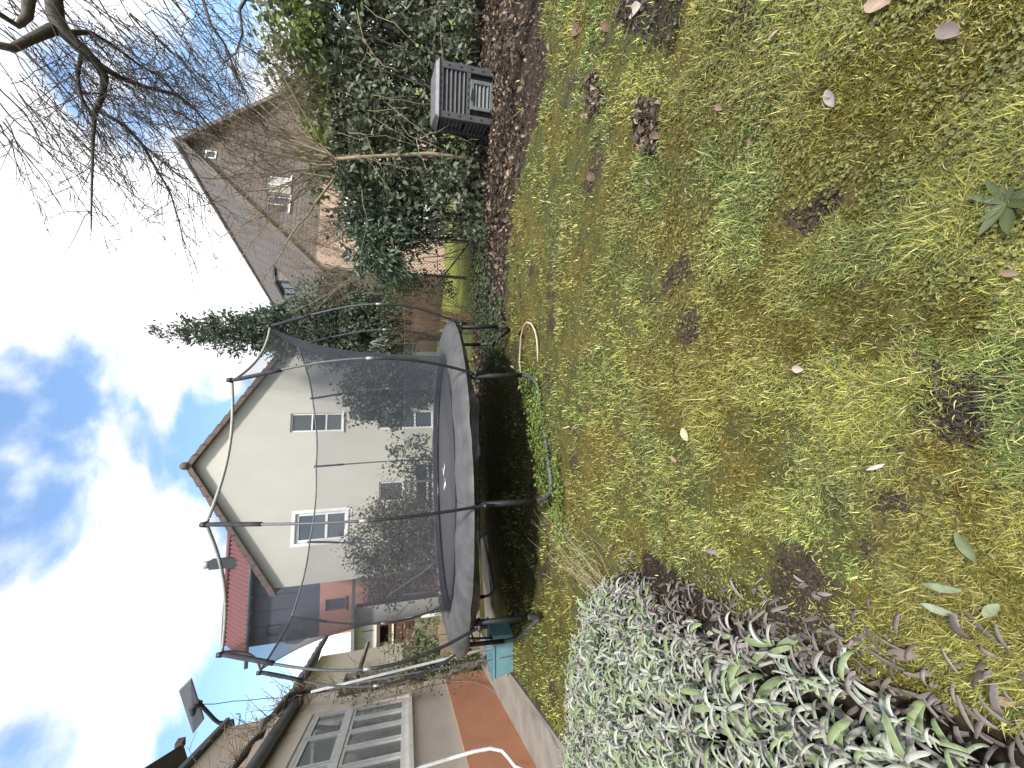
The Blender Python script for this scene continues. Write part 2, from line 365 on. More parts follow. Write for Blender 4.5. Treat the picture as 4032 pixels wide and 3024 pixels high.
V, F, C = blades(n, px, py, .008 + .016 * rng.random(n), (.0014 + .0012 * rng.random(n)) * (.6 + .35 * dist), np.clip(.2 + .8 * rng.random(n), 0, 1), c, rng)
tag(npmesh('moss', V, F, GRASS, col=C), 'yellow and rust coloured moss cushions between the grass', 'moss', kind='stuff')

def leafcloud(P, Nrm, T, L, W, cols, fold=.25, curl=.0):
    """one bent leaf (4 triangles) at each P, along T, face normal about Nrm"""
    n = len(P)
    T = T / (np.linalg.norm(T, axis=1, keepdims=True) + 1e-9); S = np.cross(Nrm, T); S /= (np.linalg.norm(S, axis=1, keepdims=True) + 1e-9); U = np.cross(T, S)
    L = np.broadcast_to(np.asarray(L, float), (n,))[:, None]; W = np.broadcast_to(np.asarray(W, float), (n,))[:, None]
    cu = np.broadcast_to(np.asarray(curl, float), (n,))[:, None]
    V = np.empty((n, 6, 3))
    V[:, 0] = P
    mid = P + T * L * .5
    V[:, 1] = mid + S * W + U * W * fold - T * L * .06; V[:, 2] = mid - U * 0.0; V[:, 3] = mid - S * W + U * W * fold - T * L * .06
    V[:, 4] = P + T * L - U * cu * L; V[:, 5] = mid + T * L * .02
    b0 = np.arange(n) * 6
    F = np.concatenate([np.stack([b0, b0 + 1, b0 + 2], 1), np.stack([b0, b0 + 2, b0 + 3], 1), np.stack([b0 + 1, b0 + 4, b0 + 2], 1), np.stack([b0 + 2, b0 + 4, b0 + 3], 1)])
    return V.reshape(-1, 3), [F], np.repeat(cols, 6, 0)
def unit(n, rng):
    v = rng.normal(size=(n, 3)); return v / np.linalg.norm(v, axis=1, keepdims=True)

# clover and small round-leaved weeds
NC = 38000
px, py = screen_sample(NC, rng, 2000, 4150)
cl = vnoise(px, py, 2.0, 91, 3); keep = (rng.random(NC) < np.clip((cl - .47) / .12, .03, 1)) & ~soft(px, py, SOIL, .08, 4) & ~inpoly(px, py, SAGE) & ~inpoly(px, py, PATHP)
litc = soft(px, py, LITTER, .18, 9); keep &= ~(litc & (rng.random(NC) < .8))
px, py = px[keep], py[keep]; n = len(px); dist = np.hypot(px, py)
P = np.repeat(np.stack([px, py, gheight(px, py) + .006 + .02 * rng.random(n)], 1), 3, 0)
ang = np.repeat(rng.random(n) * 6.28, 3) + np.tile([0, 2.09, 4.19], n)
T = np.stack([np.cos(ang), np.sin(ang), .15 + .3 * rng.random(3 * n)], 1); Nr = np.tile([0, 0, 1.0], (3 * n, 1)) + .35 * rng.normal(size=(3 * n, 3))
sz = np.repeat((.006 + .005 * rng.random(n)) * (.75 + .12 * dist), 3)
c = np.repeat(np.array([.19, .195, .065]) * (.5 + .8 * rng.random(n))[:, None], 3, 0)
V, F, C = leafcloud(P, Nr, T, sz, sz * .5, c, .1)
tag(npmesh('clover', V, F, GRASS, col=C), 'small round clover leaves scattered through the lawn', 'clover', kind='stuff')

# brown leaf litter along the hedge
NL = 15000
lx, ly = rng.uniform(-4.0, 8.5, NL), rng.uniform(3.3, 8.5, NL)
keep = soft(lx, ly, LITTER, .22, 9) & ((ly > 5.0) | (rng.random(NL) < .55)) & ~((lx < .8) & (rng.random(NL) < .45)); lx, ly = lx[keep], ly[keep]
# thin scatter outside the band
ex, ey = rng.uniform(-.5, 5, 160), rng.uniform(3.6, 5.6, 160); lx, ly = np.concatenate([lx, ex]), np.concatenate([ly, ey])
for pl in BLOT[:3]:
    pg = np.array(pl); ex, ey = rng.uniform(pg[:, 0].min(), pg[:, 0].max(), 260), rng.uniform(pg[:, 1].min(), pg[:, 1].max(), 260); kp = soft(ex, ey, pl, .05, 14); lx, ly = np.concatenate([lx, ex[kp]]), np.concatenate([ly, ey[kp]])
n = len(lx)
P = np.stack([lx, ly, gheight(lx, ly) + .005 + .045 * rng.random(n)], 1)
ang = rng.random(n) * 6.28; T = np.stack([np.cos(ang), np.sin(ang), .5 * rng.normal(size=n)], 1); Nr = np.tile([0, 0, 1.0], (n, 1)) + .6 * rng.normal(size=(n, 3))
c = np.array([.095, .07, .05]) * (.45 + .9 * rng.random(n))[:, None]; r_ = rng.random(n); c[r_ < .2] = np.array([.26, .185, .125]) * (.7 + .5 * rng.random((r_ < .2).sum()))[:, None]; c[r_ > .9] = np.array([.05, .035, .03])
L = (.05 + .06 * rng.random(n)) * np.where(ly < 4.6, .6, 1)
V, F, C = leafcloud(P, Nr, T, L, L * (.2 + .15 * rng.random(n)), c, .5, .25 * rng.normal(size=n))
tag(npmesh('leaf_litter', V, F, leafmat('dry_leaf', .6, .1, .4, nscale=20, namp=.3), col=C), 'band of dead brown leaves along the foot of the hedge', 'leaf litter', kind='stuff')

# green ground cover at the trampoline's front foot bar and ivy below the fence
def groundcover(name, poly, n, zmax, size, col, label, jit=.12, seed=3):
    pg = np.array(poly); bx0, bx1, by0, by1 = pg[:, 0].min() - .2, pg[:, 0].max() + .2, pg[:, 1].min() - .2, pg[:, 1].max() + .2
    x, y = rng.uniform(bx0, bx1, n), rng.uniform(by0, by1, n); kp = soft(x, y, poly, jit, seed); x, y = x[kp], y[kp]; n = len(x)
    hh = zmax * (.35 + .65 * vnoise(x, y, 6, seed + 7, 2)) 
    P = np.stack([x, y, gheight(x, y) + hh * rng.random(n) ** .6], 1); ang = rng.random(n) * 6.28
    T = np.stack([np.cos(ang), np.sin(ang), .3 * rng.normal(size=n)], 1); Nr = np.tile([0, -.2, 1.0], (n, 1)) + .5 * rng.normal(size=(n, 3))
    c = np.array(col) * (.5 + .9 * rng.random(n))[:, None]; L = size * (.6 + .8 * rng.random(n))
    V, F, C = leafcloud(P, Nr, T, L, L * .38, c, .15)
    return tag(npmesh(name, V, F, LEAF, col=C), label, 'ground cover', kind='stuff')
groundcover('ground_cover', [(.25, 4.15), (.05, 4.75), (-.5, 4.45), (-1.15, 3.95), (-1.55, 3.7), (-1.35, 3.35), (-.6, 3.55)], 9000, .10, .028, (.15, .22, .05), 'bright green low weeds along the front foot bar of the trampoline')
groundcover('ivy_ground_cover', [(.3, 5.6), (.4, 6.7), (1.6, 8.2), (3.6, 8.3), (3.6, 7.2), (2.4, 6.7), (1.4, 6.3), (1.1, 5.5)], 5200, .18, .05, (.075, .12, .05), 'dark green ivy spreading below the wire fence')
groundcover('shade_weeds', [(-3.2, 4.4), (-2.2, 3.9), (-1.0, 4.6), (.2, 5.0), (.4, 6.6), (-1, 7.2), (-3, 7.0)], 7000, .05, .022, (.07, .10, .03), 'thin shade weeds on the earth under the trampoline')
groundcover('fence_weeds', [(-4.2, 8.0), (0.2, 7.9), (0.6, 8.5), (-4.2, 8.7)], 4200, .16, .04, (.13, .16, .06), 'pale weeds at the foot of the far fence')

# ------------------------------------------------------------------ shared window builder
def ring(mb, fr, s0, s1, z0, z1, t0, t1, w):
    mb.fbox(fr, s0, s1, t0, t1, z0, z0 + w).fbox(fr, s0, s1, t0, t1, z1 - w, z1)
    mb.fbox(fr, s0, s0 + w, t0, t1, z0 + w, z1 - w).fbox(fr, s1 - w, s1, t0, t1, z0 + w, z1 - w); return mb
def wallholes(fr, s0, s1, z0, z1, holes, depth, mb=None):
    """front face split round the openings, with reveals of the given depth"""
    mb = mb or MB()
    S = sorted({s0, s1} | {h[0] for h in holes} | {h[1] for h in holes}); Z = sorted({z0, z1} | {h[2] for h in holes} | {h[3] for h in holes})
    for a, b in zip(S, S[1:]):
        for c, d in zip(Z, Z[1:]):
            ms, mz = (a + b) / 2, (c + d) / 2
            if any(h[0] < ms < h[1] and h[2] < mz < h[3] for h in holes): continue
            mb.add([fr(a, 0, c), fr(b, 0, c), fr(b, 0, d), fr(a, 0, d)], [(0, 1, 2, 3)])
    for a, b, c, d in holes:
        q = [fr(a, 0, c), fr(b, 0, c), fr(b, 0, d), fr(a, 0, d)]; p = [fr(a, depth, c), fr(b, depth, c), fr(b, depth, d), fr(a, depth, d)]
        mb.add(q + p, [(0, 4, 5, 1), (1, 5, 6, 2), (2, 6, 7, 3), (3, 7, 4, 0)])
    return mb
def window(par, fr, s0, s1, z0, z1, bars_s=(), bars_z=(), fmat=None, gmat=None, t=0.06, fw=0.05, sill=True, name='window', label=None):
    fmat = fmat or WHITE_PAINT
    f = ring(MB(), fr, s0 + .003, s1 - .003, z0 + .003, z1 - .003, t, t + .06, fw).build(name, fmat, par)
    if label: f['label'] = label
    for q in bars_s: MB().fbox(fr, q - fw * .45, q + fw * .45, t - .004, t + .05, z0 + fw, z1 - fw).build('mullion', fmat, f)
    for q in bars_z: MB().fbox(fr, s0 + fw, s1 - fw, t - .008, t + .046, q - fw * .45, q + fw * .45).build('transom', fmat, f)
    cs = [s0 + fw * .8] + list(bars_s) + [s1 - fw * .8]; cz = [z0 + fw * .8] + list(bars_z) + [z1 - fw * .8]
    for a, b in zip(cs, cs[1:]):
        for c, d in zip(cz, cz[1:]):
            MB().fbox(fr, a, b, t + .03, t + .036, c, d).build('pane', gmat or GLASS, f)
    if sill: MB().fbox(fr, s0 - .04, s1 + .04, -.06, t + .01, z0 - .045, z0 - .003).build('sill', fmat, f)
    return f

# ------------------------------------------------------------------ trampoline
PH0 = -157.09
def tp(k, r, z): a = R(PH0 + 36 * k); return Vector((TC.x + r * math.cos(a), TC.y + r * math.sin(a), z))
def tpa(deg, r, z): a = R(deg); return Vector((TC.x + r * math.cos(a), TC.y + r * math.sin(a), z))
tr = thing('trampoline', (TC.x, TC.y, 0), 'large round grey trampoline with black safety net on curved poles', 'trampoline')
BLACK_FOAM = mat('black_pole_sleeve', (0.008, 0.008, 0.009), (0.02, 0.02, 0.022), 0.6, 30, bump=.1)
NAVY = mat('pole_pocket_fabric', (0.02, 0.022, 0.03), (0.045, 0.047, 0.06), 0.85, 12, bump=.4, bscale=25)
VINYL = mat('grey_vinyl_pad', (0.05, 0.05, 0.053), (0.085, 0.085, 0.088), 0.5, 5, bump=.35, bscale=9, stretch=(1, 1, 1), bdist=.03)
MATM = mat('black_jump_mat', (0.034, 0.035, 0.04), (0.055, 0.056, 0.063), 0.6, 90, bump=.2, bscale=400)
SKIRT = mat('black_vinyl_skirt', (0.008, 0.008, 0.009), (0.03, 0.03, 0.034), 0.3, 5, bump=.6, bscale=14, bdist=.03)
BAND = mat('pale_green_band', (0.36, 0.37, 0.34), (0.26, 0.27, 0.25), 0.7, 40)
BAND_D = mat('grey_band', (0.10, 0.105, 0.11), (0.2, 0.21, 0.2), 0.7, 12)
NETM = bpy.data.materials.new('safety_net'); NETM.use_nodes = True
t = NETM.node_tree; b = t.nodes['Principled BSDF']; b.inputs['Base Color'].default_value = (.06, .065, .085, 1); b.inputs['Roughness'].default_value = .6
tpn = t.nodes.new('ShaderNodeBsdfTransparent'); ms = t.nodes.new('ShaderNodeMixShader')
lw = t.nodes.new('ShaderNodeLayerWeight'); lw.inputs[0].default_value = .35
mr = t.nodes.new('ShaderNodeMapRange'); mr.inputs[3].default_value = .19; mr.inputs[4].default_value = .85; t.links.new(lw.outputs['Facing'], mr.inputs[0])
t.links.new(mr.outputs[0], ms.inputs[0]); t.links.new(tpn.outputs[0], ms.inputs[1]); t.links.new(b.outputs[0], ms.inputs[2]); t.links.new(ms.outputs[0], t.nodes['Material Output'].inputs[0])
ZR = 0.837
# frame ring and springs bed
nn = 120
MB().tube([tpa(i * 3, TR - .06, ZR - .05) for i in range(nn + 1)], .025, 8, False).build('frame_ring', BLACK_STEEL, tr, True)
# jumping bed: shallow dished disc
V = [tuple(TC + Vector((0, 0, ZR - .02)))]; F3 = []; F4 = []
for ri, r in enumerate((.35, .8, 1.25, 1.62, 1.72)):
    for i in range(72): q = tpa(i * 5, r, ZR - .015 - .03 * (1 - (r / 1.72) ** 2)); V.append(tuple(q))
for i in range(72): F3.append((0, 1 + i, 1 + (i + 1) % 72))
for k in range(4):
    for i in range(72): a_, b_ = 1 + k * 72 + i, 1 + k * 72 + (i + 1) % 72; F4.append((a_, a_ + 72, b_ + 72, b_))
npmesh('jump_mat', V, [F3, F4], MATM, tr, smooth=True)
jm = bpy.data.objects['jump_mat']
# white printed marks on the mat (two chevrons)
mk = MB(); WHITE_PRINT = mat('white_print', (.85, .85, .85), (.75, .75, .75), .6)
def mark(x0, y0, x1, y1, w_):
    a_, b_ = onZ(x0, y0, ZR - .030), onZ(x1, y1, ZR - .030); d_ = (b_ - a_).normalized(); s_ = Vector((-d_.y, d_.x, 0)) * w_
    mk.add([a_ - s_, a_ + s_, b_ + s_, b_ - s_], [(0, 1, 2, 3)])
mark(1751, 1829, 1749, 1852, .035); mark(1744, 1845, 1748, 1870, .035)
mark(1751, 1886, 1756, 1913, .035); mark(1753, 1893, 1748, 1926, .035)
mk.build('printed_mark', WHITE_PRINT, jm)
# padding ring: 10 quilted segments, wavy, each its own part
rp = np.random.default_rng(3)
prof = [(1.70, .025), (1.735, .07), (1.83, .092), (1.97, .078), (2.10, .042), (2.17, .005), (2.195, -.03)]
for k in range(10):
    V = []; m_ = 19
    ph = rp.random(4) * 6.28
    for i in range(m_):
        fx = i / (m_ - 1); deg = PH0 + 36 * k + 18 * 0 + 36 * fx
        for j, (r, dz) in enumerate(prof):
            e = math.sin(math.pi * fx)
            wv = .010 * math.sin(fx * 9 + ph[0] + j * .8) * e + .006 * math.sin(fx * 23 + ph[1] + j) * (j / 6) * e
            pin = -.012 * (1 - e) ** 3 * (1 if j > 1 else .3)
            V.append(tuple(tpa(deg + (.06 if i == 0 else -.06 if i == m_ - 1 else 0), r + wv * (1 if j > 3 else .4) + pin, ZR + dz + wv + pin)))
    F = [(i * 7 + j, i * 7 + j + 1, (i + 1) * 7 + j + 1, (i + 1) * 7 + j) for i in range(m_ - 1) for j in range(6)]
    npmesh('safety_pad', V, [F], VINYL, tr, smooth=True)
    # hanging skirt below the pad edge
    V = []
    for i in range(m_):
        fx = i / (m_ - 1); deg = PH0 + 36 * k + 36 * fx; e = math.sin(math.pi * fx)
        for j in range(4):
            sag = .02 * math.sin(fx * 14 + ph[2]) * j / 3 + .012 * math.sin(fx * 31 + ph[3])
            V.append(tuple(tpa(deg, 2.196 - .012 * j + sag * (j / 3), ZR - .03 - (.065 + .02 * math.sin(fx * 5 + ph[0]) - .02 * (1 - e)) * j / 3)))
    F = [(i * 4 + j, i * 4 + j + 1, (i + 1) * 4 + j + 1, (i + 1) * 4 + j) for i in range(m_ - 1) for j in range(3)]
    npmesh('pad_skirt', V, [F], SKIRT, tr, smooth=True)
# legs: five U-shaped stands
for ka, kb in ((0, 1), (2, 3), (4, 5), (6, 7), (8, 9)):
    for k, o_ in ((ka, kb), (kb, ka)):
        top = tp(k, TR - .03, ZR - .06); bot = tp(k, TR - .0, .20); MB().tube([top, bot], .027, 10).build('leg', BLACK_FOAM, tr, True)
    A, B = tp(ka, TR, .2), tp(kb, TR, .2); d_ = (B - A); d_.z = 0; d_.normalize()
    path = [A + Vector((0, 0, .05)), A, A + Vector((0, 0, -.08)) + d_ * .01, A + Vector((0, 0, -.14)) + d_ * .05, A + Vector((0, 0, -.172)) + d_ * .12, A + Vector((0, 0, -.178)) + d_ * .22]
    pathb = [B + Vector((0, 0, -.178)) - d_ * .22, B + Vector((0, 0, -.172)) - d_ * .12, B + Vector((0, 0, -.14)) - d_ * .05, B + Vector((0, 0, -.08)) - d_ * .01, B, B + Vector((0, 0, .05))]
    MB().tube(path + pathb, .023, 10).build('foot_bar', mat('weathered_steel', (.035, .037, .04), (.09, .095, .1), .55, 9), tr, True)
# poles
def pole_r(z): f = (z - .75) / (2.977 - .75); return 2.17 + (2.045 - 2.17) * f + .25 * math.sin(math.pi * min(1, f) ** .85) ** 1.1
for k in range(10):
    zs = np.linspace(.62, 1.72, 12); p_ = MB().tube([tp(k, pole_r(max(z, .75)), z) for z in zs], .0145, 8).build('pole', BLACK_FOAM, tr, True)
    zs = np.linspace(1.70, 2.95, 12); MB().tube([tp(k, pole_r(z), z) for z in zs], .0115, 8).build('upper_tube', GREY_STEEL, p_, True)
    MB().tube([tp(k, pole_r(z), z) for z in (1.69, 1.73, 1.77)], .0155, 10).build('joint_sleeve', ZINC, p_, True)
    MB().tube([tp(k, pole_r(z) - .004, z) for z in np.linspace(2.52, 2.965, 6)], [.024, .026, .025, .027, .026, .024], 8, True, .7).build('net_pocket', NAVY, p_, True)
    MB().tube([tp(k, pole_r(2.97), 2.955), tp(k, pole_r(2.97), 3.0)], [.026, .02], 8).build('cap', BLACK_STEEL, p_, True)
    # clamp between pole and frame
    c_ = MB(); 
    for zc in (.70, .80): c_.tube([tp(k, TR - .06, zc), tp(k, TR + .055, zc)], .022, 8)
    c_.build('clamp', BLACK_STEEL, p_, True)
# net: sagging between the poles, drawn in to the mat
NA, NZ = 200, 16
V = []
for i in range(NA):
    deg = PH0 + i * 360 / NA; f = (i * 360 / NA % 36) / 36; s = 4 * f * (1 - f)
    chord = math.cos(R(18)) / math.cos(R((f - .5) * 36))
    for j in range(NZ + 1):
        h_ = j / NZ
        rt = 2.03 * (chord * (1 - .03 * s)); zt = 2.965 - .05 * s
        rw = 1.70 + (rt - 1.70) * (h_ ** 3.6 * .88 + h_ * .12)
        rw += .012 * math.sin(i * .7 + j * .9) * h_ * (1 - h_)
        V.append(tuple(tpa(deg, rw, ZR + .02 + (zt - ZR - .02) * h_)))
F = [(i * (NZ + 1) + j, ((i + 1) % NA) * (NZ + 1) + j, ((i + 1) % NA) * (NZ + 1) + j + 1, i * (NZ + 1) + j + 1) for i in range(NA) for j in range(NZ)]
net = npmesh('safety_net', V, [F], NETM, tr, smooth=True)
net['label'] = 'fine dark see-through mesh net'
for k in range(10):
    path = [Vector(V[((k * 20 + i) % NA) * (NZ + 1) + NZ]) for i in range(21)]
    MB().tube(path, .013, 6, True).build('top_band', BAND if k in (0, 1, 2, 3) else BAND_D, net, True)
path = [Vector(V[(i % NA) * (NZ + 1)]) + Vector((0, 0, .03)) for i in range(NA + 1)]
vv = []; 
for p_ in path: vv += [tuple(p_ - Vector((0, 0, .035))), tuple(p_ + Vector((0, 0, .035)))]
npmesh('bottom_hem', vv, [[(2 * i, 2 * i + 2, 2 * i + 3, 2 * i + 1) for i in range(NA)]], mat('black_hem', (.015, .015, .017), (.03, .03, .035), .8), net)
# entrance: pale zip edge and a loose flap near the back-left pole
e0, e1 = onP(1456, 2420, TC, Vector((.5, -.86, 0))), None
zp = [tpa(PH0 + 36 * 9 + q, 1.72 + .08 * h_, ZR + .05 + .78 * h_) for q, h_ in ((-14, 0.02), (-10, .2), (-6, .42), (-2, .66), (2, .9), (4, 1.0))]
MB().tube(zp, [.012, .016, .014, .017, .013, .006], 5, True, .5).build('entrance_zip', mat('pale_zip', (.55, .58, .42), (.42, .46, .3), .7, 20), net, True)
zp = [tpa(PH0 + 36 * 9 + q, 1.73 - .02 * abs(math.sin(q)), ZR + .06 + .05 * math.sin(q * .7)) for q in np.linspace(-8, 14, 9)]
MB().tube(zp, [.008, .015, .012, .018, .01, .016, .012, .014, .006], 5).build('torn_hem', mat('white_hem', (.6, .6, .58), (.45, .45, .44), .8), net, True)
# folded net flap hanging from the back-left band
fl = [tpa(PH0 + 36 * 9 + q, 1.98, z) for q, z in ((9, 2.88), (17, 2.9), (19, 2.74), (16, 2.66), (12, 2.68))]
MB().prism(fl, tpa(PH0 + 330, .02, 0) - TC).build('net_flap', NETM, net)
# ladder at the back-left
lp = [tpa(PH0 + 36 * 9 + q, 2.28, 0) for q in (13, 22)]
ld = MB()
for p_ in lp: ld.tube([p_ + Vector((0, 0, 0)), p_ + (TC - p_).normalized() * .1 + Vector((0, 0, ZR - .03))], .014, 6)
for z in (.25, .5): ld.tube([lp[0] + Vector((0, 0, z)), lp[1] + Vector((0, 0, z))], .013, 6)
ld.build('ladder', BLACK_STEEL, tr, True)

# ------------------------------------------------------------------ house with the pale gable (straight ahead)
H1 = frame((-6.42, 14.0, 0), 11.5); W1 = 7.81; EV, AP = 5.47, 7.99
PLASTER = mat('pale_plaster', (.47, .455, .41), (.435, .42, .38), .92, 1.2, bump=.25, bscale=90, c3=(.42, .41, .38), stretch=(1, 1, .6))
TILE = mat('brown_roof_tile', (.12, .08, .07), (.085, .058, .052), .75, 7, bump=.2)
h1 = thing('gable_house', H1(W1 / 2, 0, 0), 'pale plastered house with a wide gable and brown tiled verge behind the trampoline', 'house')
wins1 = [(4.88, 5.52, 3.56, 5.22), (1.27, 2.2, 3.33, 4.9), (2.38, 3.06, 1.5, 2.32), (4.9, 5.56, .45, 2.39)]
mb = wallholes(H1, 0, W1, -.2, EV, wins1, .14)
mb.add([H1(0, 0, EV), H1(W1, 0, EV), H1(W1 / 2, 0, AP - .06)], [(0, 1, 2)])
mb.add([H1(0, 0, -.2), H1(0, 0, EV), H1(0, 9, EV), H1(0, 9, -.2)], [(0, 1, 2, 3)]).add([H1(W1, 0, -.2), H1(W1, 9, -.2), H1(W1, 9, EV), H1(W1, 0, EV)], [(0, 1, 2, 3)])
mb.build('wall', PLASTER, h1)
MB().fbox(H1, .1, W1 - .1, .16, .22, 0, EV - .05).build('shade_backing', mat('room_shade', (.02, .02, .022), (.03, .03, .03), .9), h1)  # near-black sheet, the unlit interior put into its colour
w_ = window(h1, H1, *wins1[0], bars_z=(4.55, 4.1)); w_ = window(h1, H1, *wins1[1], bars_s=(), bars_z=(3.98,), fw=.085)
ring(MB(), H1, wins1[1][0] - .1, wins1[1][1] + .1, wins1[1][2] - .14, wins1[1][3] + .12, -.012, .05, .1).build('window_surround', WHITE_PAINT, h1)
window(h1, H1, *wins1[2], fw=.05); window(h1, H1, *wins1[3], bars_z=(1.1,), fw=.06)
rp = h1
roof = MB()
sl = (AP - EV) / (W1 / 2)
for sg_ in (-1, 1):
    e_s = W1 / 2 + sg_ * (W1 / 2 + .12); e_z = EV - sl * .12
    q = [H1(W1 / 2, -.18, AP), H1(W1 / 2, 9, AP), H1(e_s, 9, e_z), H1(e_s, -.18, e_z)]
    roof.hexa([v - Vector((0, 0, .06)) for v in q] + [v + Vector((0, 0, .05)) for v in q])
rf = roof.build('roof', TILE, h1)
# verge tiles, one by one
sl_len = math.hypot(W1 / 2 + .12, sl * (W1 / 2 + .12)); ca, sa = (W1 / 2 + .12) / sl_len, sl * (W1 / 2 + .12) / sl_len
tile_me = None
for sg_ in (-1, 1):
    for i in range(13):
        a0, a1 = i * sl_len / 13, (i + 1) * sl_len / 13 + .05
        P = lambda a_, up: (W1 / 2 + sg_ * a_ * ca, AP - a_ * sa + up)
        lo_, hi_ = .07, .115
        s0, z0 = P(a0, .0); s1, z1 = P(a1, .0)
        pts = [(s0, z0 - .10), (s1, z1 - .085), (s1, z1 + .10), (s0, z0 + .06)]
        MB().prism([H1(s, -.25, z) for s, z in pts], H1(0, .12, 0) - H1(0, 0, 0)).build('verge_tile', TILE, rf)
MB().tube([H1(W1 / 2, -.3, AP + .06), H1(W1 / 2, 8.9, AP + .06)], .12, 10).build('ridge_cap', TILE, rf, True)
# ------------------------------------------------------------------ slate clad house with red tiles
H3 = frame((-9.15, 15.9, 0), 8.0)
SLATE = mat('dark_slate_cladding', (.055, .062, .085), (.042, .048, .066), .6, 3, bump=.2, bscale=30)
REDTILE = mat('red_clay_tile', (.19, .06, .065), (.14, .045, .05), .6, 5, bump=.2)
ROSE = mat('salmon_render', (.47, .22, .17), (.40, .19, .15), .9, 1.5, bump=.2)
h3 = thing('slate_house', H3(1.5, 0, 0), 'house with dark slate clad upper floor, red tiled roof and salmon ground floor', 'house')
s_l, zev = H3.loc(981, 2532); s_l2, zsb = H3.loc(1255, 2521); 
zev = 6.75; zsb = 4.5; S0, S1 = -.1, 4.6
hol = []
sa0, za1 = H3.loc(700 + 965 / 2.765, 2250 + 710 / 2.765); sa1, za0 = H3.loc(700 + 1105 / 2.765, 2250 + 570 / 2.765)
hol.append((sa0, sa1, za0, za1)); sb0, zb1 = H3.loc(700 + 940 / 2.765, 2250 + 165 / 2.765); sb1, zb0 = H3.loc(700 + 1000 / 2.765, 2250 + 100 / 2.765); hol.append((sb0, sb1 + .15, zb0 - .2, zb1))
MB().fbox(H3, S0, S1, .10, 5, zsb, zev).build('wall', mat('room_shade', (.02, .02, .022)), h3)  # box coloured near black, standing in for unlit rooms
# panels of the cladding between vertical joints
js = [S0, .5, 1.02, 1.55, 2.05, 2.6, 3.1, 3.6, 4.1, S1]
for a_, b_ in zip(js, js[1:]):
    hs = [(max(a_ + .008, h[0]), min(b_ - .008, h[1]), h[2], h[3]) for h in hol if h[0] < b_ - .01 and h[1] > a_ + .01]
    q = wallholes(H3, a_ + .008, b_ - .008, zsb, zev, hs, .09); q.build('cladding_panel', SLATE, h3)
for h in hol: window(h3, H3, h[0], h[1], h[2], h[3], fmat=SLATE, fw=.04, sill=False, t=.03)
ros = wallholes(H3, S0, S1, -.3, zsb - .004, [(2.35, 3.0, 3.35, 4.3), (.75, 1.15, 3.6, 4.3)], .12); ros.build('lower_wall', ROSE, h3)
MB().fbox(H3, S0 + .02, S1, .14, .2, -.3, zsb - .02).build('shade_backing', mat('room_shade', (.02, .02, .022)), h3)  # black sheet stands in for dim rooms behind the salmon wall
window(h3, H3, 2.35, 3.0, 3.35, 4.3, bars_z=(3.8,), fw=.09); window(h3, H3, .75, 1.15, 3.6, 4.3, fmat=mat('brown_frame', (.12, .07, .05)), fw=.05)
MB().fbox(H3, S0, S0 + .3, -.3, .0, zsb - .9, zsb - .1)
# roof: pitched plane with single tiles
PR = R(38); nrow, tw, tl = 6, .155, .2
rf3 = MB().hexa([H3(S0 - .25, -.30, zev - .1), H3(S1, -.30, zev - .1), H3(S1, 2.0, zev - .1 + 2.3 * math.tan(PR) * .5), H3(S0 - .25, 2.0, zev - .1 + 2.3 * math.tan(PR) * .5),
                 H3(S0 - .25, -.30, zev - .02), H3(S1, -.30, zev - .02), H3(S1, 1.0, zev - .02 + 1.3 * math.tan(PR)), H3(S0 - .25, 1.0, zev - .02 + 1.3 * math.tan(PR))]).build('roof', mat('roof_felt', (.05, .045, .045)), h3)
tile = bpy.data.meshes.new('roof_tile'); tv = []; tf = []
for j in range(2):
    for i in range(7): x_ = i / 6; tv.append((x_ * tw * 1.08, j * tl * 1.12, .028 * math.sin(x_ * math.pi * 2) + (.02 if j == 0 else 0.0)))
for i in range(7): x_ = i / 6; tv.append((x_ * tw * 1.08, 0, .028 * math.sin(x_ * math.pi * 2) - .005))
tf = [(i, i + 1, i + 8, i + 7) for i in range(6)] + [(i + 14, i + 15, i + 1, i) for i in range(6)]
tile.from_pydata(tv, [], tf); tile.update(); tile.materials.append(REDTILE)
for p_ in tile.polygons: p_.use_smooth = True
a8 = R(8.0)
for r_i in range(9):
    for c_i in range(int((S1 - S0 + .25) / tw)):
        o = bpy.data.objects.new('roof_tile', tile); COL.objects.link(o); o.parent = rf3
        d_ = r_i * tl; pos = H3(S0 - .24 + c_i * tw, -.32 + d_ * math.cos(PR), zev + .01 + d_ * math.sin(PR)); o.location = pos - ORG[h3.name]
        o.rotation_euler = (PR, 0, a8)
MB().tube([H3(S0 - .27, 1.12, zev + 1.19), H3(S1, 1.12, zev + 1.19)], .09, 8).build('ridge_cap', REDTILE, rf3, True)
MB().tube([H3(S0 - .5, -.38, zev - .06), H3(S1, -.38, zev - .06)], .065, 8).build('gutter', mat('dark_zinc', (.05, .055, .065), (.08, .085, .1), .5), h3, True)
ch = MB(); s_c, z_c = H3.loc(925, 2210, .8)
ch.fbox(H3, s_c - .16, s_c + .16, .55, .87, zev, zev + 1.6).build('chimney', mat('dark_chimney', (.035, .04, .05), (.028, .03, .038), .7, 10), rf3)
cw = MB(); cc_ = H3(s_c, .71, zev + 1.72)
cw.tube([cc_ + H3.d * -.12, cc_ + H3.d * .12], .11, 14, True); cw.build('chimney_cowl', ZINC, rf3, True)

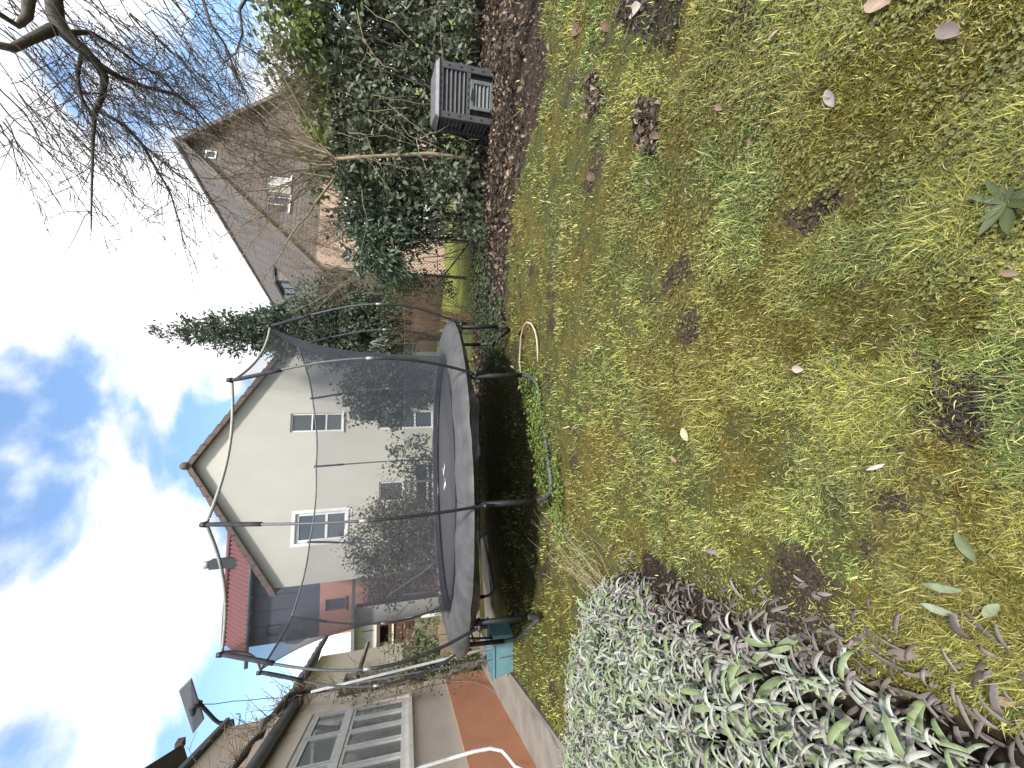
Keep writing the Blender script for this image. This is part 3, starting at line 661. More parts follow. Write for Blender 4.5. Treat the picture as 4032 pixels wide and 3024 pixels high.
# ------------------------------------------------------------------ garden building on the left, orange plinth and big window
SH = frame((-4.29, 4.47, 0), 109.7)
BEIGE = mat('weathered_beige_render', (.76, .645, .53), (.69, .575, .475), .92, 1.6, bump=.3, bscale=50, c3=(.52, .44, .36), stretch=(1, 1, 1.6))
ORANGE = mat('orange_plinth_paint', (.60, .265, .15), (.53, .225, .13), .9, 2.2, bump=.35, bscale=35, c3=(.36, .17, .11))
UPPER = mat('upper_beige_render', (.56, .46, .365), (.52, .425, .335), .92, 1.0, bump=.25, bscale=60)
CONC = mat('stained_concrete', (.16, .145, .125), (.24, .22, .195), .92, 3, bump=.5, bscale=25, c3=(.10, .095, .08))
AGED_WHITE = mat('aged_window_paint', (.66, .65, .62), (.56, .54, .5), .6, 7, bump=.15, c3=(.4, .36, .3))
sh = thing('garden_building', SH(1, 0, 0), 'beige rendered garden building with orange plinth and large white window', 'building')
winrow = (-1.3, 2.44, 1.37, 2.80)
mb = wallholes(SH, -4.5, 2.93, .73, 3.05, [winrow], .16)
mb.add([SH(2.93, 0, .73), SH(2.93, 4, .73), SH(2.93, 4, 3.05), SH(2.93, 0, 3.05)], [(0, 1, 2, 3)])
mb.build('wall', BEIGE, sh)
MB().fbox(SH, -4.5, 2.945, -.012, 4.0, -.05, .732).build('plinth', ORANGE, sh)
rm = MB().add([SH(-4.4, 1.6, .8), SH(2.8, 1.6, .8), SH(2.8, 1.6, 3.0), SH(-4.4, 1.6, 3.0)], [(0, 1, 2, 3)])
rm.add([SH(-4.4, .17, .8), SH(2.8, .17, .8), SH(2.8, 1.6, .8), SH(-4.4, 1.6, .8)], [(0, 1, 2, 3)])
rm.build('room_back', mat('room_paint', (.42, .39, .34), (.3, .28, .24), .9, 2), sh)
CURT = mat('pale_curtain', (.62, .56, .45), (.5, .44, .34), .9, 9, stretch=(1, 1, .1))
SGLASS = glassmat('reflection_tint_glass', (.30, .31, .30), .45)  # pale reflections put into the panes' base colour
wz0, wz1, wt = winrow[2], winrow[3], 2.235
low_bars = [winrow[0], -.72, -.25, .21, .67, 1.14, 1.61, 2.03, winrow[1]]
up_bars = [winrow[0], -.72, .12, .86, 1.66, winrow[1]]
ring(MB(), SH, winrow[0] + .003, winrow[1] - .003, wz0 + .003, wz1 - .003, .03, .12, .055).build('window_frame', AGED_WHITE, sh)
wf = bpy.data.objects['window_frame']
MB().fbox(SH, winrow[0] + .05, winrow[1] - .05, .02, .11, wt - .035, wt + .035).build('transom', AGED_WHITE, wf)
for bars, za, zb in ((low_bars, wz0 + .055, wt - .035), (up_bars, wt + .035, wz1 - .055)):
    for a_, b_ in zip(bars, bars[1:]):
        cs = ring(MB(), SH, a_ + .012, b_ - .012, za + .004, zb - .004, .036, .085, .042).build('casement', AGED_WHITE, sh)
        MB().fbox(SH, a_ + .045, b_ - .045, .06, .064, za + .04, zb - .04).build('pane', SGLASS, cs)
for a_, b_, z0_, z1_ in ((.25, .6, 2.3, 2.75), (-.6, .05, 1.4, 2.72), (.9, 1.3, 2.3, 2.75)):
    V = []
    for i in range(25):
        f = i / 24; q = a_ + (b_ - a_) * f
        for z in (z0_, z1_): V.append(tuple(SH(q, .26 + .03 * math.sin(f * 40), z)))
    npmesh('curtain', V, [[(2 * i, 2 * i + 2, 2 * i + 3, 2 * i + 1) for i in range(24)]], CURT, sh, smooth=True)
MB().fbox(SH, winrow[0] - .05, winrow[1] + .06, -.09, .03, wz0 - .05, wz0 - .002).build('sill', AGED_WHITE, sh)
MB().fbox(SH, -4.5, 2.98, -.06, .5, 3.05, 3.10).build('fascia', mat('dark_fascia', (.05, .045, .04), (.03, .03, .03), .8, 9), sh)
# half-round gutter
gut = MB(); gp = [SH(s, -.14, 3.1) for s in np.linspace(-4.5, 3.0, 10)]
gut.tube(gp, .075, 10, True).build('gutter', mat('old_zinc_gutter', (.07, .075, .08), (.12, .125, .13), .6, 4, metal=.3), sh, True)
# upper storey, eave and dish bracket wall
UP = .12; UZ = 4.12
mb = MB().fbox(SH, -4.5, 2.95, UP, 4, 3.10, UZ); mb.build('upper_wall', UPPER, sh)
ue = MB().hexa([SH(-4.6, -.1 + UP, UZ), SH(3.02, -.1 + UP, UZ), SH(3.02, 3.5, UZ + .9), SH(-4.6, 3.5, UZ + .9), SH(-4.6, -.1 + UP, UZ + .06), SH(3.02, -.1 + UP, UZ + .06), SH(3.02, 3.5, UZ + .98), SH(-4.6, 3.5, UZ + .98)])
ue.build('roof', mat('green_zinc_roof', (.05, .065, .06), (.07, .085, .08), .6, 6), sh)
# path beside the wall
pt_ = [Vector((x, y, 0)) for x, y in PATHP]
MB().prism([p + Vector((0, 0, -.15)) for p in pt_], (0, 0, .19)).build('concrete_path', CONC)
tag(bpy.data.objects['concrete_path'], 'stained concrete strip along the foot of the orange wall', kind='structure')
k_ = MB().prism([Vector((x, y, -.1)) for x, y in ((-4.9, 6.9), (-3.0, 7.6), (-2.7, 7.0), (-4.6, 6.3))], (0, 0, .115)).build('paving_slab', CONC); tag(k_, 'pale concrete slab behind the trampoline', kind='structure')

# satellite internet dish on a bent mast
DW = lambda zx, zy, t=.12: SH(*[(lambda q: q[0])(SH.loc(500 + zx / 2.212, 2550 + zy / 2.212, t))], t, SH.loc(500 + zx / 2.212, 2550 + zy / 2.212, t)[1])
def c8(zx, zy, Y): return onY(500 + zx / 2.212, 2550 + zy / 2.212, Y)
YB = 7.35
di = thing('satellite_dish', c8(900, 660, YB), 'flat square grey satellite dish on a bent black mast above the garden building', 'satellite dish')
mast = [c8(925, 655, YB), c8(860, 655, YB), c8(800, 655, YB), c8(760, 625, YB - .03), c8(700, 560, YB - .06), c8(640, 495, YB - .1), c8(600, 470, YB - .12)]
MB().tube(mast, .028, 10).build('mast', mat('black_mast', (.02, .02, .028), (.035, .035, .045), .5), di, True)
br_ = MB().tube([c8(930, 690, YB + .02), c8(860, 690, YB + .02)], .045, 6); br_.tube([c8(905, 640, YB), c8(905, 700, YB)], .05, 8).build('bracket', BLACK_STEEL, di)
cs_ = [c8(450, 382, YB - .45), c8(557, 277, YB - .55), c8(670, 630, YB + .1), c8(573, 756, YB + .2)]
nd = (cs_[1] - cs_[0]).cross(cs_[3] - cs_[0]).normalized()
if nd.z < 0: nd = -nd
MB().prism(cs_, nd * .035).build('panel', mat('dish_panel', (.13, .135, .15), (.11, .115, .13), .5, 5), di, bevel=.006)
MB().tube([c8(640, 495, YB - .12), c8(590, 480, YB - .15), c8(570, 520, YB - .16), c8(575, 590, YB - .17)], [.05, .07, .055, .03], 8).build('motor_housing', BLACK_STEEL, di, True)
MB().tube([c8(650, 492, YB - .1), c8(760, 492, YB), c8(930, 466, YB), c8(1060, 460, YB), c8(1180, 444, YB), c8(1450, 434, YB)], .006, 5).build('cable', BLACK_STEEL, di, True)
ah = MB().tube([c8(970, 690, YB), c8(985, 610, YB), c8(985, 578, YB), c8(950, 577, YB)], .008, 5).build('wire_hook', BLACK_STEEL); tag(ah, 'small bent wire hook beside the dish mast', 'hook')

# neighbour's dark roof corner, top left
rc = thing('neighbour_roof', onY(1000, 3050, 9), 'dark brown roof corner of the neighbouring house high on the left', 'house')
a0, a1, a2 = onY(500 + 490 / 2.212, 2550 + 835 / 2.212, 9.0), onY(500 + 90 / 2.212, 2550 + 1085 / 2.212, 8.0), onY(500 + 515 / 2.212, 2550 + 1010 / 2.212, 9.2)
a3 = onY(500 + 200 / 2.212, 2550 + 1250 / 2.212, 8.2)
bk = Vector((-3.2, 1.2, .0))
MB().hexa([a2, a3, a3 + bk, a2 + bk, a0, a1, a1 + bk, a0 + bk]).build('roof', mat('dark_brown_boards', (.05, .035, .03), (.08, .055, .045), .8, 6, stretch=(1, 1, 4)), rc)
b0, b1 = a2 + Vector((-.35, .1, 0)), a3 + Vector((-.3, .1, 0))
MB().hexa([Vector((b0.x, b0.y, 0)), Vector((b1.x, b1.y, 0)), Vector((b1.x - 3, b1.y + 1, 0)), Vector((b0.x - 3, b0.y + 1, 0)), b0, b1, b1 + Vector((-3, 1, 0)), b0 + Vector((-3, 1, 0))]).build('wall', UPPER, rc)
MB().box(a0 + Vector((0, 0, .05)), (.14, .14, .12)).build('ridge_end', mat('dark_brown_boards', (.05, .035, .03)), rc)

# ------------------------------------------------------------------ cream outbuilding beyond
H4 = frame((-7.0, 11.0, 0), 106.0)
CREAM = mat('cream_render', (.70, .61, .52), (.62, .54, .46), .9, 1.4, bump=.25)
h4 = thing('cream_outbuilding', H4(0, 0, 0), 'long cream outbuilding with dark corrugated eave beyond the grape vine', 'building')
dr = (-3.4, -1.2, .3, 2.75); 
mb = wallholes(H4, -4.5, .3, -.2, 3.55, [dr], .25); mb.build('wall', CREAM, h4)
MB().fbox(H4, -4.4, .25, .27, .35, -.1, 3.5).build('shade_backing', mat('room_shade', (.02, .02, .022)), h4)  # interior gloom coloured into a sheet behind the doorway
WOOD = mat('weathered_wood', (.15, .085, .055), (.09, .055, .04), .85, 5, bump=.3, stretch=(1, 1, 6))
MB().fbox(H4, dr[0] + .05, dr[1] - .05, .1, .16, dr[2], dr[3] - .05).build('door', mat('grey_brown_door', (.09, .075, .07), (.065, .055, .05), .8, 6), h4)
rf4 = MB()
cr_n = 25
for i in range(cr_n):
    s0_ = -4.6 + i * 5.1 / cr_n; dz = .03 if i % 2 else 0
    rf4.hexa([H4(s0_, -.35, 3.5 + dz), H4(s0_ + .205, -.35, 3.5 + dz), H4(s0_ + .205, 2.5, 4.3 + dz), H4(s0_, 2.5, 4.3 + dz), H4(s0_, -.35, 3.56 + dz), H4(s0_ + .205, -.35, 3.56 + dz), H4(s0_ + .205, 2.5, 4.36 + dz), H4(s0_, 2.5, 4.36 + dz)])
rf4.build('corrugated_roof', mat('dark_corrugated', (.06, .07, .085), (.09, .1, .115), .55, 3), h4)['kind'] = 'stuff'
MB().tube([H4(-4.5, -.38, 3.46), H4(.5, -.38, 3.46)], .05, 8).build('gutter', mat('dark_fascia', (.05, .045, .04)), h4)
WOOD = mat('weathered_wood', (.15, .085, .055), (.09, .055, .04), .85, 5, bump=.3, stretch=(1, 1, 6))
H5 = frame((-9.6, 13.0, 0), 6.0)
h5 = thing('white_shed', H5(1.5, 0, 0), 'white shed with a wooden slatted opening below the salmon wall', 'shed')
def l5(x, y): return H5.loc(x, y)
oa, oz1 = l5(1493, 2546); ob, oz0 = l5(1640, 2440); op = (oa, ob, oz0, oz1); S5a, zt5 = l5(1392, 2640); S5b, _ = l5(1392, 2395)
wa, wz1_ = l5(1423, 2492); wb, wz0_ = l5(1472, 2478)
wallholes(H5, S5a, S5b, -.3, zt5, [op, (wa, wb, wz0_, wz1_)], .25).build('wall', mat('white_render', (.72, .70, .68), (.62, .60, .58), .9, 1.6, bump=.2), h5)
MB().fbox(H5, S5a + .02, S5b - .02, .27, .33, -.2, zt5 - .02).build('shade_backing', mat('room_shade', (.02, .02, .022)), h5)  # sheet coloured near black for the darkness inside the opening
window(h5, H5, wa, wb, wz0_, wz1_, fw=.03, sill=False)
ring(MB(), H5, op[0] - .1, op[1] + .1, op[2] - .1, op[3] + .08, -.04, .1, .1).build('opening_frame', WOOD, h5)
nsl = 8; sh5 = (op[3] - op[2]) * .78 / nsl
for i in range(nsl): MB().fbox(H5, op[0] + .005, op[1] - .005, .04 + .012 * (i % 2), .07 + .012 * (i % 2), op[2] + i * sh5, op[2] + i * sh5 + sh5 * .86).build('slat', mat('red_brown_slat', (.13, .045, .035), (.085, .035, .03), .8, 8), h5)
MB().fbox(H5, op[0], op[1], .0, .03, op[2] + (op[3] - op[2]) * .62, op[2] + (op[3] - op[2]) * .67).build('cross_bar', mat('pale_bar', (.7, .68, .55), (.6, .57, .45), .8), h5)
MB().hexa([H5(S5a - .2, -.4, zt5 - .05), H5(S5b + .1, -.4, zt5 - .05), H5(S5b + .1, 2.5, zt5 + .25), H5(S5a - .2, 2.5, zt5 + .25), H5(S5a - .2, -.4, zt5 + .05), H5(S5b + .1, -.4, zt5 + .05), H5(S5b + .1, 2.5, zt5 + .35), H5(S5a - .2, 2.5, zt5 + .35)]).build('roof', mat('grey_roof_sheet', (.2, .21, .23), (.15, .16, .18), .7, 6), h5)
rb = thing('leaning_rafter', H4(-.6, -.6, 1.6), 'weathered timber leaning against the cream outbuilding', 'timber')
MB().tube([onY(1407, 2668, 9.6), onY(1450, 2530, 10.4)], .05, 4).build('beam', mat('grey_timber', (.17, .15, .13), (.1, .09, .08), .9, 6), rb)
# mossy wall and weathered boards between building and path
mw = thing('mossy_wall', onZ(1760, 2530, 0), 'low mossy block wall with a wooden board in front of the slatted opening', 'wall')
YW = 9.8
q0, q1 = onY(1660, 2580, YW), onY(1695, 2440, YW)
MB().box(((q0.x + q1.x) / 2, YW, .65), (q1.x - q0.x, .25, 1.1)).build('blocks', mat('mossy_stone', (.2, .15, .085), (.28, .24, .18), .95, 14, bump=.5, c3=(.1, .1, .04)), mw)
MB().box(((q0.x + q1.x) / 2 - .1, YW - .16, 1.32), (q1.x - q0.x + .05, .05, .3)).build('board', WOOD, mw)
fw_ = thing('board_fence', onZ(1915, 2570, 0), 'short weathered plank fence at the corner of the orange wall', 'fence')
for i in range(7):
    p_ = Vector((-5.15 + i * .2, 7.75 + .03 * (i % 3), 0)); MB().box((p_.x, p_.y, .38 + .02 * (i % 3)), (.185, .025, .78)).build('plank', mat('pale_plank', (.3, .24, .17), (.2, .16, .12), .9, 4, bump=.3, stretch=(6, 6, .6)), fw_)
for z in (.2, .6): MB().box((-4.55, 7.79, z), (1.3, .03, .06)).build('rail', WOOD, fw_)
# turquoise tub
tb = thing('turquoise_tub', onZ(2030, 2530, 0), 'turquoise plastic tub on the ground beside the trampoline', 'tub')
tc_ = Vector((-3.62, 5.35, 0)); TQ = mat('turquoise_plastic', (.16, .33, .38), (.12, .27, .32), .5, 6)
a_, b_ = .29, .2
outer = [Vector((sx * a_, sy * b_, 0)) for sx, sy in ((-1, -1), (1, -1), (1, 1), (-1, 1))]
V = []
for sc, z in ((.86, .01), (1.0, .30), (1.06, .30), (1.06, .275)): V += [tuple(tc_ + p * sc + Vector((0, 0, z))) for p in outer]
for sc, z in ((.96, .30), (.82, .04)): V += [tuple(tc_ + p * sc + Vector((0, 0, z))) for p in outer]
F = [(0, 1, 2, 3)] + [(k * 4 + i, k * 4 + (i + 1) % 4, (k + 1) * 4 + (i + 1) % 4, (k + 1) * 4 + i) for k in (0, 1, 2) for i in range(4)] + [(16 + i, 20 + i, 20 + (i + 1) % 4, 16 + (i + 1) % 4) for i in range(4)] + [(20, 21, 22, 23)] + [(8 + i, 16 + i, 16 + (i + 1) % 4, 8 + (i + 1) % 4) for i in range(4)]
mbt = MB(); mbt.add([Vector(v) for v in V], F); mbt.build('tub_body', TQ, tb)
MB().tube([tc_ + Vector((-a_ * 1.08, -.08, .27)), tc_ + Vector((-a_ * 1.2, 0, .28)), tc_ + Vector((-a_ * 1.08, .08, .27))], .015, 6).build('handle', TQ, tb, True)
# two galvanised posts of the vine trellis
for i, (x0, y0, x1, y1, Y0, Y1, lab) in enumerate(((2020, 2530, 1225, 2725, 5.2, 5.5, 'grey galvanised trellis post with vine at the corner of the garden building'), (2060, 2575, 1400, 2690, 5.15, 5.3, 'shorter thin grey trellis post beside the trampoline rim'))):
    q0 = onY(x0, y0, Y0); q0.z = max(0, q0.z); MB().tube([q0, onY(x1, y1, Y1)], .02 if i == 0 else .01, 4).build('trellis_post', ZINC if i == 0 else GREY_STEEL)
    tag(bpy.data.objects['trellis_post' if i == 0 else 'trellis_post.001'], lab, 'post')

# ------------------------------------------------------------------ brown steep-roofed house on the right
H2 = frame((8.31, 16.5, 0), 19.0); A2, SL2, HW2 = 9.0, .97, 4.7
E2 = A2 - SL2 * HW2
SHING = bpy.data.materials.new('brown_shingles'); SHING.use_nodes = True
def shingle(m_, c1, c2, c3, sx, sy, mortar=.02):
    t = m_.node_tree; b = t.nodes['Principled BSDF']; b.inputs['Roughness'].default_value = .85
    tcn = t.nodes.new('ShaderNodeTexCoord'); mpn = t.nodes.new('ShaderNodeMapping'); mpn.inputs['Rotation'].default_value = (R(90), 0, 0)
    t.links.new(tcn.outputs['Object'], mpn.inputs[0])
    br = t.nodes.new('ShaderNodeTexBrick'); br.inputs['Scale'].default_value = 1; br.inputs['Brick Width'].default_value = sx; br.inputs['Row Height'].default_value = sy
    br.inputs['Mortar Size'].default_value = mortar; br.inputs['Color1'].default_value = (*c1, 1); br.inputs['Color2'].default_value = (*c2, 1); br.inputs['Mortar'].default_value = (*c3, 1)
    t.links.new(mpn.outputs[0], br.inputs[0]); t.links.new(br.outputs[0], b.inputs['Base Color'])
    bp = t.nodes.new('ShaderNodeBump'); bp.inputs['Distance'].default_value = .02; bp.invert = True; t.links.new(br.outputs['Fac'], bp.inputs['Height']); t.links.new(bp.outputs[0], b.inputs['Normal'])
shingle(SHING, (.165, .145, .13), (.148, .13, .115), (.11, .095, .085), .2, .13, .012)
RTILE = bpy.data.materials.new('weathered_roof_tiles'); RTILE.use_nodes = True; shingle(RTILE, (.145, .125, .115), (.125, .108, .10), (.09, .078, .07), .22, .17, .02)
PINK = mat('pink_render', (.46, .33, .26), (.40, .29, .23), .9, 1.5, bump=.2)
h2 = thing('steep_roof_house', H2(0, 0, 0), 'brown shingled house with a steep roof behind the bare branches', 'house')
g2 = [(-1.5, -.72, 5.5, 6.3), (-2.35, -1.62, 5.45, 6.2), (-.35, .0, 7.95, 8.3)]
# gable front as strips between openings
mb = wallholes(H2, -HW2, HW2, E2, 6.35, [g for g in g2 if g[3] < 6.4], .12)
mb2 = MB()
def clipgable(z): return (A2 - z) / SL2
mb2.add([H2(-clipgable(6.35), 0, 6.35), H2(clipgable(6.35), 0, 6.35), H2(0, 0, A2)], [(0, 1, 2)])
# trim the lower strip to the roof line
tv_ = []
mbg = MB(); zs_ = sorted({E2, 5.45, 5.5, 6.2, 6.3, 6.35})
for z0_, z1_ in zip(zs_, zs_[1:]):
    xs_ = sorted({-clipgable(z0_), clipgable(z0_)} | {g[0] for g in g2[:2]} | {g[1] for g in g2[:2]})
    for a_, b_ in zip(xs_, xs_[1:]):
        mdl = (a_ + b_) / 2; mz = (z0_ + z1_) / 2
        if any(g[0] < mdl < g[1] and g[2] < mz < g[3] for g in g2[:2]): continue
        ua, ub = max(a_, -clipgable(z1_)), min(b_, clipgable(z1_))
        mbg.add([H2(a_, 0, z0_), H2(b_, 0, z0_), H2(ub, 0, z1_), H2(ua, 0, z1_)], [(0, 1, 2, 3)])
for a_, b_, c_, d_ in g2[:2]:
    q = [H2(a_, 0, c_), H2(b_, 0, c_), H2(b_, 0, d_), H2(a_, 0, d_)]; p = [H2(a_, .12, c_), H2(b_, .12, c_), H2(b_, .12, d_), H2(a_, .12, d_)]
    mbg.add(q + p, [(0, 4, 5, 1), (1, 5, 6, 2), (2, 6, 7, 3), (3, 7, 4, 0)])
mbg.v += []; bb = len(mbg.v); mbg.v += [tuple(v) for v in mb2.v]; mbg.f += [tuple(i + bb for i in f) for f in mb2.f]
mbg.build('gable_wall', SHING, h2)
window(h2, H2, *g2[0], fw=.06, bars_s=(-1.1,), gmat=mat('white_blind', (.5, .49, .46), (.44, .43, .4), .8)); window(h2, H2, *g2[1], fw=.05, bars_s=(-1.98,))
ring(MB(), H2, g2[2][0], g2[2][1], g2[2][2], g2[2][3], -.03, .01, .05).build('attic_window', WHITE_PAINT, h2)
MB().fbox(H2, g2[2][0] + .04, g2[2][1] - .04, -.02, -.012, g2[2][2] + .04, g2[2][3] - .04).build('pane', GLASS, bpy.data.objects['attic_window'])
mb = wallholes(H2, -HW2 + .15, HW2 - .15, -.3, E2 + .001, [(-2.6, -.4, .0, 3.75)], .15)
mb.add([H2(-HW2 + .15, 0, -.3), H2(-HW2 + .15, 0, E2), H2(-HW2 + .15, 10, E2), H2(-HW2 + .15, 10, -.3)], [(0, 1, 2, 3)])
mb.build('lower_wall', PINK, h2)
gd = MB().fbox(H2, -2.6, -.4, .1, .14, 0, 3.75).build('garage_door', mat('white_garage_door', (.62, .63, .66), (.55, .56, .6), .6, 3), h2)
for i in range(9): MB().fbox(H2, -2.58, -.42, .085, .1, .1 + i * .4, .46 + i * .4).build('door_panel', mat('white_garage_door', (.62, .63, .66)), gd)
rf2 = MB()
for sg_ in (-1, 1):
    es = sg_ * (HW2 + .25); ez = A2 - SL2 * (HW2 + .25)
    q = [H2(0, -.3, A2), H2(0, 11, A2), H2(es, 11, ez), H2(es, -.3, ez)]
    rf2.hexa([v + Vector((0, 0, -.05)) for v in q] + [v + Vector((0, 0, .09)) for v in q])
rf2 = rf2.build('roof', RTILE, h2)
MB().tube([H2(0, -.32, A2 + .1), H2(0, 11, A2 + .1)], .1, 8).build('ridge_cap', RTILE, rf2, True)
vg = MB()
for sg_ in (-1, 1):
    es = sg_ * (HW2 + .25); ez = A2 - SL2 * (HW2 + .25)
    vg.prism([H2(0, -.36, A2 + .1), H2(es, -.36, ez + .1), H2(es, -.36, ez - .12), H2(0, -.36, A2 - .12)], H2(0, .05, 0) - H2(0, 0, 0))
vg.build('verge_board', mat('grey_verge', (.13, .115, .1), (.17, .15, .13), .8), rf2)['kind'] = 'stuff'
# dormer with a bluish window on the left roof slope
ln = Vector(H2.d) * -SL2 - Vector((0, 0, -1)); 
pn = (Vector(H2.d) * (-SL2) + Vector((0, 0, 1))).normalized()
dp = onP(1153, 1128, H2(0, 0, A2), pn); ds, dt = (dp - H2.o).dot(H2.d), (dp - H2.o).dot(H2.n)
dm = MB().fbox(H2, ds - .1, ds + 1.0, dt - .6, dt + .6, dp.z - .6, dp.z + .5)
dm = dm.build('dormer', mat('grey_dormer_cladding', (.17, .16, .15), (.21, .2, .19), .8, 5), h2)
DR = frame(H2(ds - .1, dt, 0), 19.0 - 90)      # faces out of the slope
wd_ = MB(); ring(wd_, DR, -.5, .5, dp.z - .35, dp.z + .45, -.03, .02, .09); wd_.fbox(DR, -.03, .03, -.028, .018, dp.z - .3, dp.z + .4); wd_.build('dormer_window', mat('dark_frame', (.04, .045, .05)), h2)
MB().fbox(DR, -.43, .43, -.012, -.006, dp.z - .28, dp.z + .38).build('pane', glassmat('sky_glass', (.25, .33, .42), 0, .05), bpy.data.objects['dormer_window'])
MB().hexa([H2(ds - .25, dt - .7, dp.z + .47), H2(ds + 1.2, dt - .7, dp.z + .75), H2(ds + 1.2, dt + .7, dp.z + .75), H2(ds - .25, dt + .7, dp.z + .47), H2(ds - .25, dt - .7, dp.z + .55), H2(ds + 1.2, dt - .7, dp.z + .83), H2(ds + 1.2, dt + .7, dp.z + .83), H2(ds - .25, dt + .7, dp.z + .55)]).build('dormer_roof', RTILE, h2)
MB().fbox(H2, -HW2 - .1, -HW2 + .14, 1.0, 1.1, 1.2, 2.6).build('lamp_board', WOOD, h2)

# ------------------------------------------------------------------ vegetation tools
def tubes_np(P, Rr, sides=3):
    """P (n,k,3) polylines, Rr (n,k) radii"""
    n, k, _ = P.shape
    T = np.empty_like(P); T[:, 1:-1] = P[:, 2:] - P[:, :-2]; T[:, 0] = P[:, 1] - P[:, 0]; T[:, -1] = P[:, -1] - P[:, -2]
    T /= np.linalg.norm(T, axis=2, keepdims=True) + 1e-9
    ref = np.where(np.abs(T[:, :1, 2:3]) > .9, np.array([1.0, 0, 0]), np.array([0, 0, 1.0])); ref = np.broadcast_to(ref, T.shape)
    U = np.cross(T, ref); U /= np.linalg.norm(U, axis=2, keepdims=True) + 1e-9; W = np.cross(T, U)
    a = np.arange(sides) * 2 * np.pi / sides
    V = P[:, :, None, :] + Rr[:, :, None, None] * (U[:, :, None, :] * np.cos(a)[None, None, :, None] + W[:, :, None, :] * np.sin(a)[None, None, :, None])
    idx = np.arange(n * k * sides).reshape(n, k, sides)
    i0, i1 = idx[:, :-1, :], idx[:, 1:, :]
    F = np.stack([i0, np.roll(i0, -1, 2), np.roll(i1, -1, 2), i1], -1).reshape(-1, 4)
    return V.reshape(-1, 3), F
def whips(rng, start, dirn, length, r0, k=6, wob=.06, droop=0.0, r1=.3, sides=3):
    """thin shoots from start (n,3) along dirn, wobbling"""
    n = len(start); dirn = dirn / (np.linalg.norm(dirn, axis=1, keepdims=True) + 1e-9)
    f = np.linspace(0, 1, k)[None, :, None]; L = np.asarray(length)[:, None, None]
    P = start[:, None, :] + dirn[:, None, :] * f * L
    wv = np.cumsum(rng.normal(size=(n, k, 3)), 1) * wob * L / k ** .5; wv[:, 0] = 0; P = P + wv * .6
    P[:, :, 2] -= (droop * np.asarray(length))[:, None] * (f[0, :, 0] ** 2)[None, :] if np.ndim(droop) == 0 else droop[:, None] * (f[0, :, 0] ** 2)[None, :]
    Rr = np.asarray(r0)[:, None] * (1 - (1 - r1) * f[0, :, 0][None, :])
    return P, Rr
def along(P, n_each, rng, lo=.15, hi=1.0):
    """points and tangents picked on polylines"""
    n, k, _ = P.shape; i = np.repeat(np.arange(n), n_each); f = rng.uniform(lo, hi, len(i)) * (k - 1); j = np.minimum(f.astype(int), k - 2); u = (f - j)[:, None]
    p = P[i, j] * (1 - u) + P[i, j + 1] * u; t = P[i, j + 1] - P[i, j]; t /= np.linalg.norm(t, axis=1, keepdims=True) + 1e-9
    return p, t, i, f / (k - 1)
def joinmesh(name, parts, mat_, parent, smooth=True):
    Vs, Fs, b = [], [], 0
    for V, F in parts: Vs.append(V); Fs.append(F + b); b += len(V)
    return npmesh(name, np.concatenate(Vs), [np.concatenate(Fs)], mat_, parent, smooth=smooth)
def clumps(rng, ells, n_clumps, n_leaf, spread, shell=.55):
    """leaf positions gathered in clumps through ellipsoids (cx,cy,cz,rx,ry,rz)"""
    E = np.array(ells, float); wgt = (E[:, 3] * E[:, 4] * E[:, 5]) ** (2 / 3); e = E[rng.choice(len(E), n_clumps, p=wgt / wgt.sum())]
    d = unit(n_clumps, rng); rad = shell + (1 - shell) * rng.random(n_clumps) ** .6
    c = e[:, :3] + d * rad[:, None] * e[:, 3:6]
    i = np.repeat(np.arange(n_clumps), n_leaf); p = c[i] + rng.normal(size=(len(i), 3)) * spread * (.5 + rng.random(n_clumps))[i][:, None]
    outw = d[i] + .001
    return p, outw, i, rng.random(n_clumps)[i]
def foliage(name, parent, rng, ells, n_clumps, n_leaf, spread, L, W, col, colv=.35, droop=.3, up=.5, shell=.55, zmin=.05, second=None, mat_=None, tipcol=None):
    P, o, i, cr_ = clumps(rng, ells, n_clumps, n_leaf, spread, shell)
    kp = P[:, 2] > zmin; P, o, cr_ = P[kp], o[kp], cr_[kp]; n = len(P)
    T = o * .7 + rng.normal(size=(n, 3)) * .7; T[:, 2] -= droop
    Nr = o * .5 + rng.normal(size=(n, 3)) * .55; Nr[:, 2] += up
    c = np.array(col) * (1 - colv + 2 * colv * rng.random(n))[:, None] * (.75 + .5 * cr_)[:, None]
    if second is not None: s_ = rng.random(n) < second[1]; c[s_] = np.array(second[0]) * (.7 + .6 * rng.random(s_.sum()))[:, None]
    if tipcol is not None:
        s_ = (P[:, 2] > tipcol[1]) & (rng.random(n) < .6); c[s_] = np.array(tipcol[0]) * (.7 + .6 * rng.random(s_.sum()))[:, None]
    LL = L * (.6 + .8 * rng.random(n)); V, F, C = leafcloud(P, Nr, T, LL, LL * W, c, .2, .12 * rng.random(n))
    return npmesh(name, V, F, mat_ or LEAF, parent, col=C)
def leafmesh(name, L, W, col, mat_, curl=.1, fold=.2, n=5):
    """one modelled leaf: strip of n sections with a fold along the rib"""
    V, C = [], []; F = []
    for i in range(n + 1):
        f = i / n; ww = W * math.sin(math.pi * min(1, f * .93 + .05)) ** .8; z = -curl * L * f * f + curl * .3 * L * f
        for s_ in (-1, 0, 1): V.append((L * f, s_ * ww, z + abs(s_) * fold * ww)); C.append([q * (1.0 if s_ == 0 else .85) for q in col])
    for i in range(n):
        for j in range(2): a = i * 3 + j; F.append((a, a + 3, a + 4, a + 1))
    me = bpy.data.meshes.new(name); me.from_pydata(V, [], F); at = me.color_attributes.new('Col', 'FLOAT_COLOR', 'POINT')
    for i, c in enumerate(C): at.data[i].color = (*c, 1)
    for p in me.polygons: p.use_smooth = True
    me.materials.append(mat_); me.update(); return me
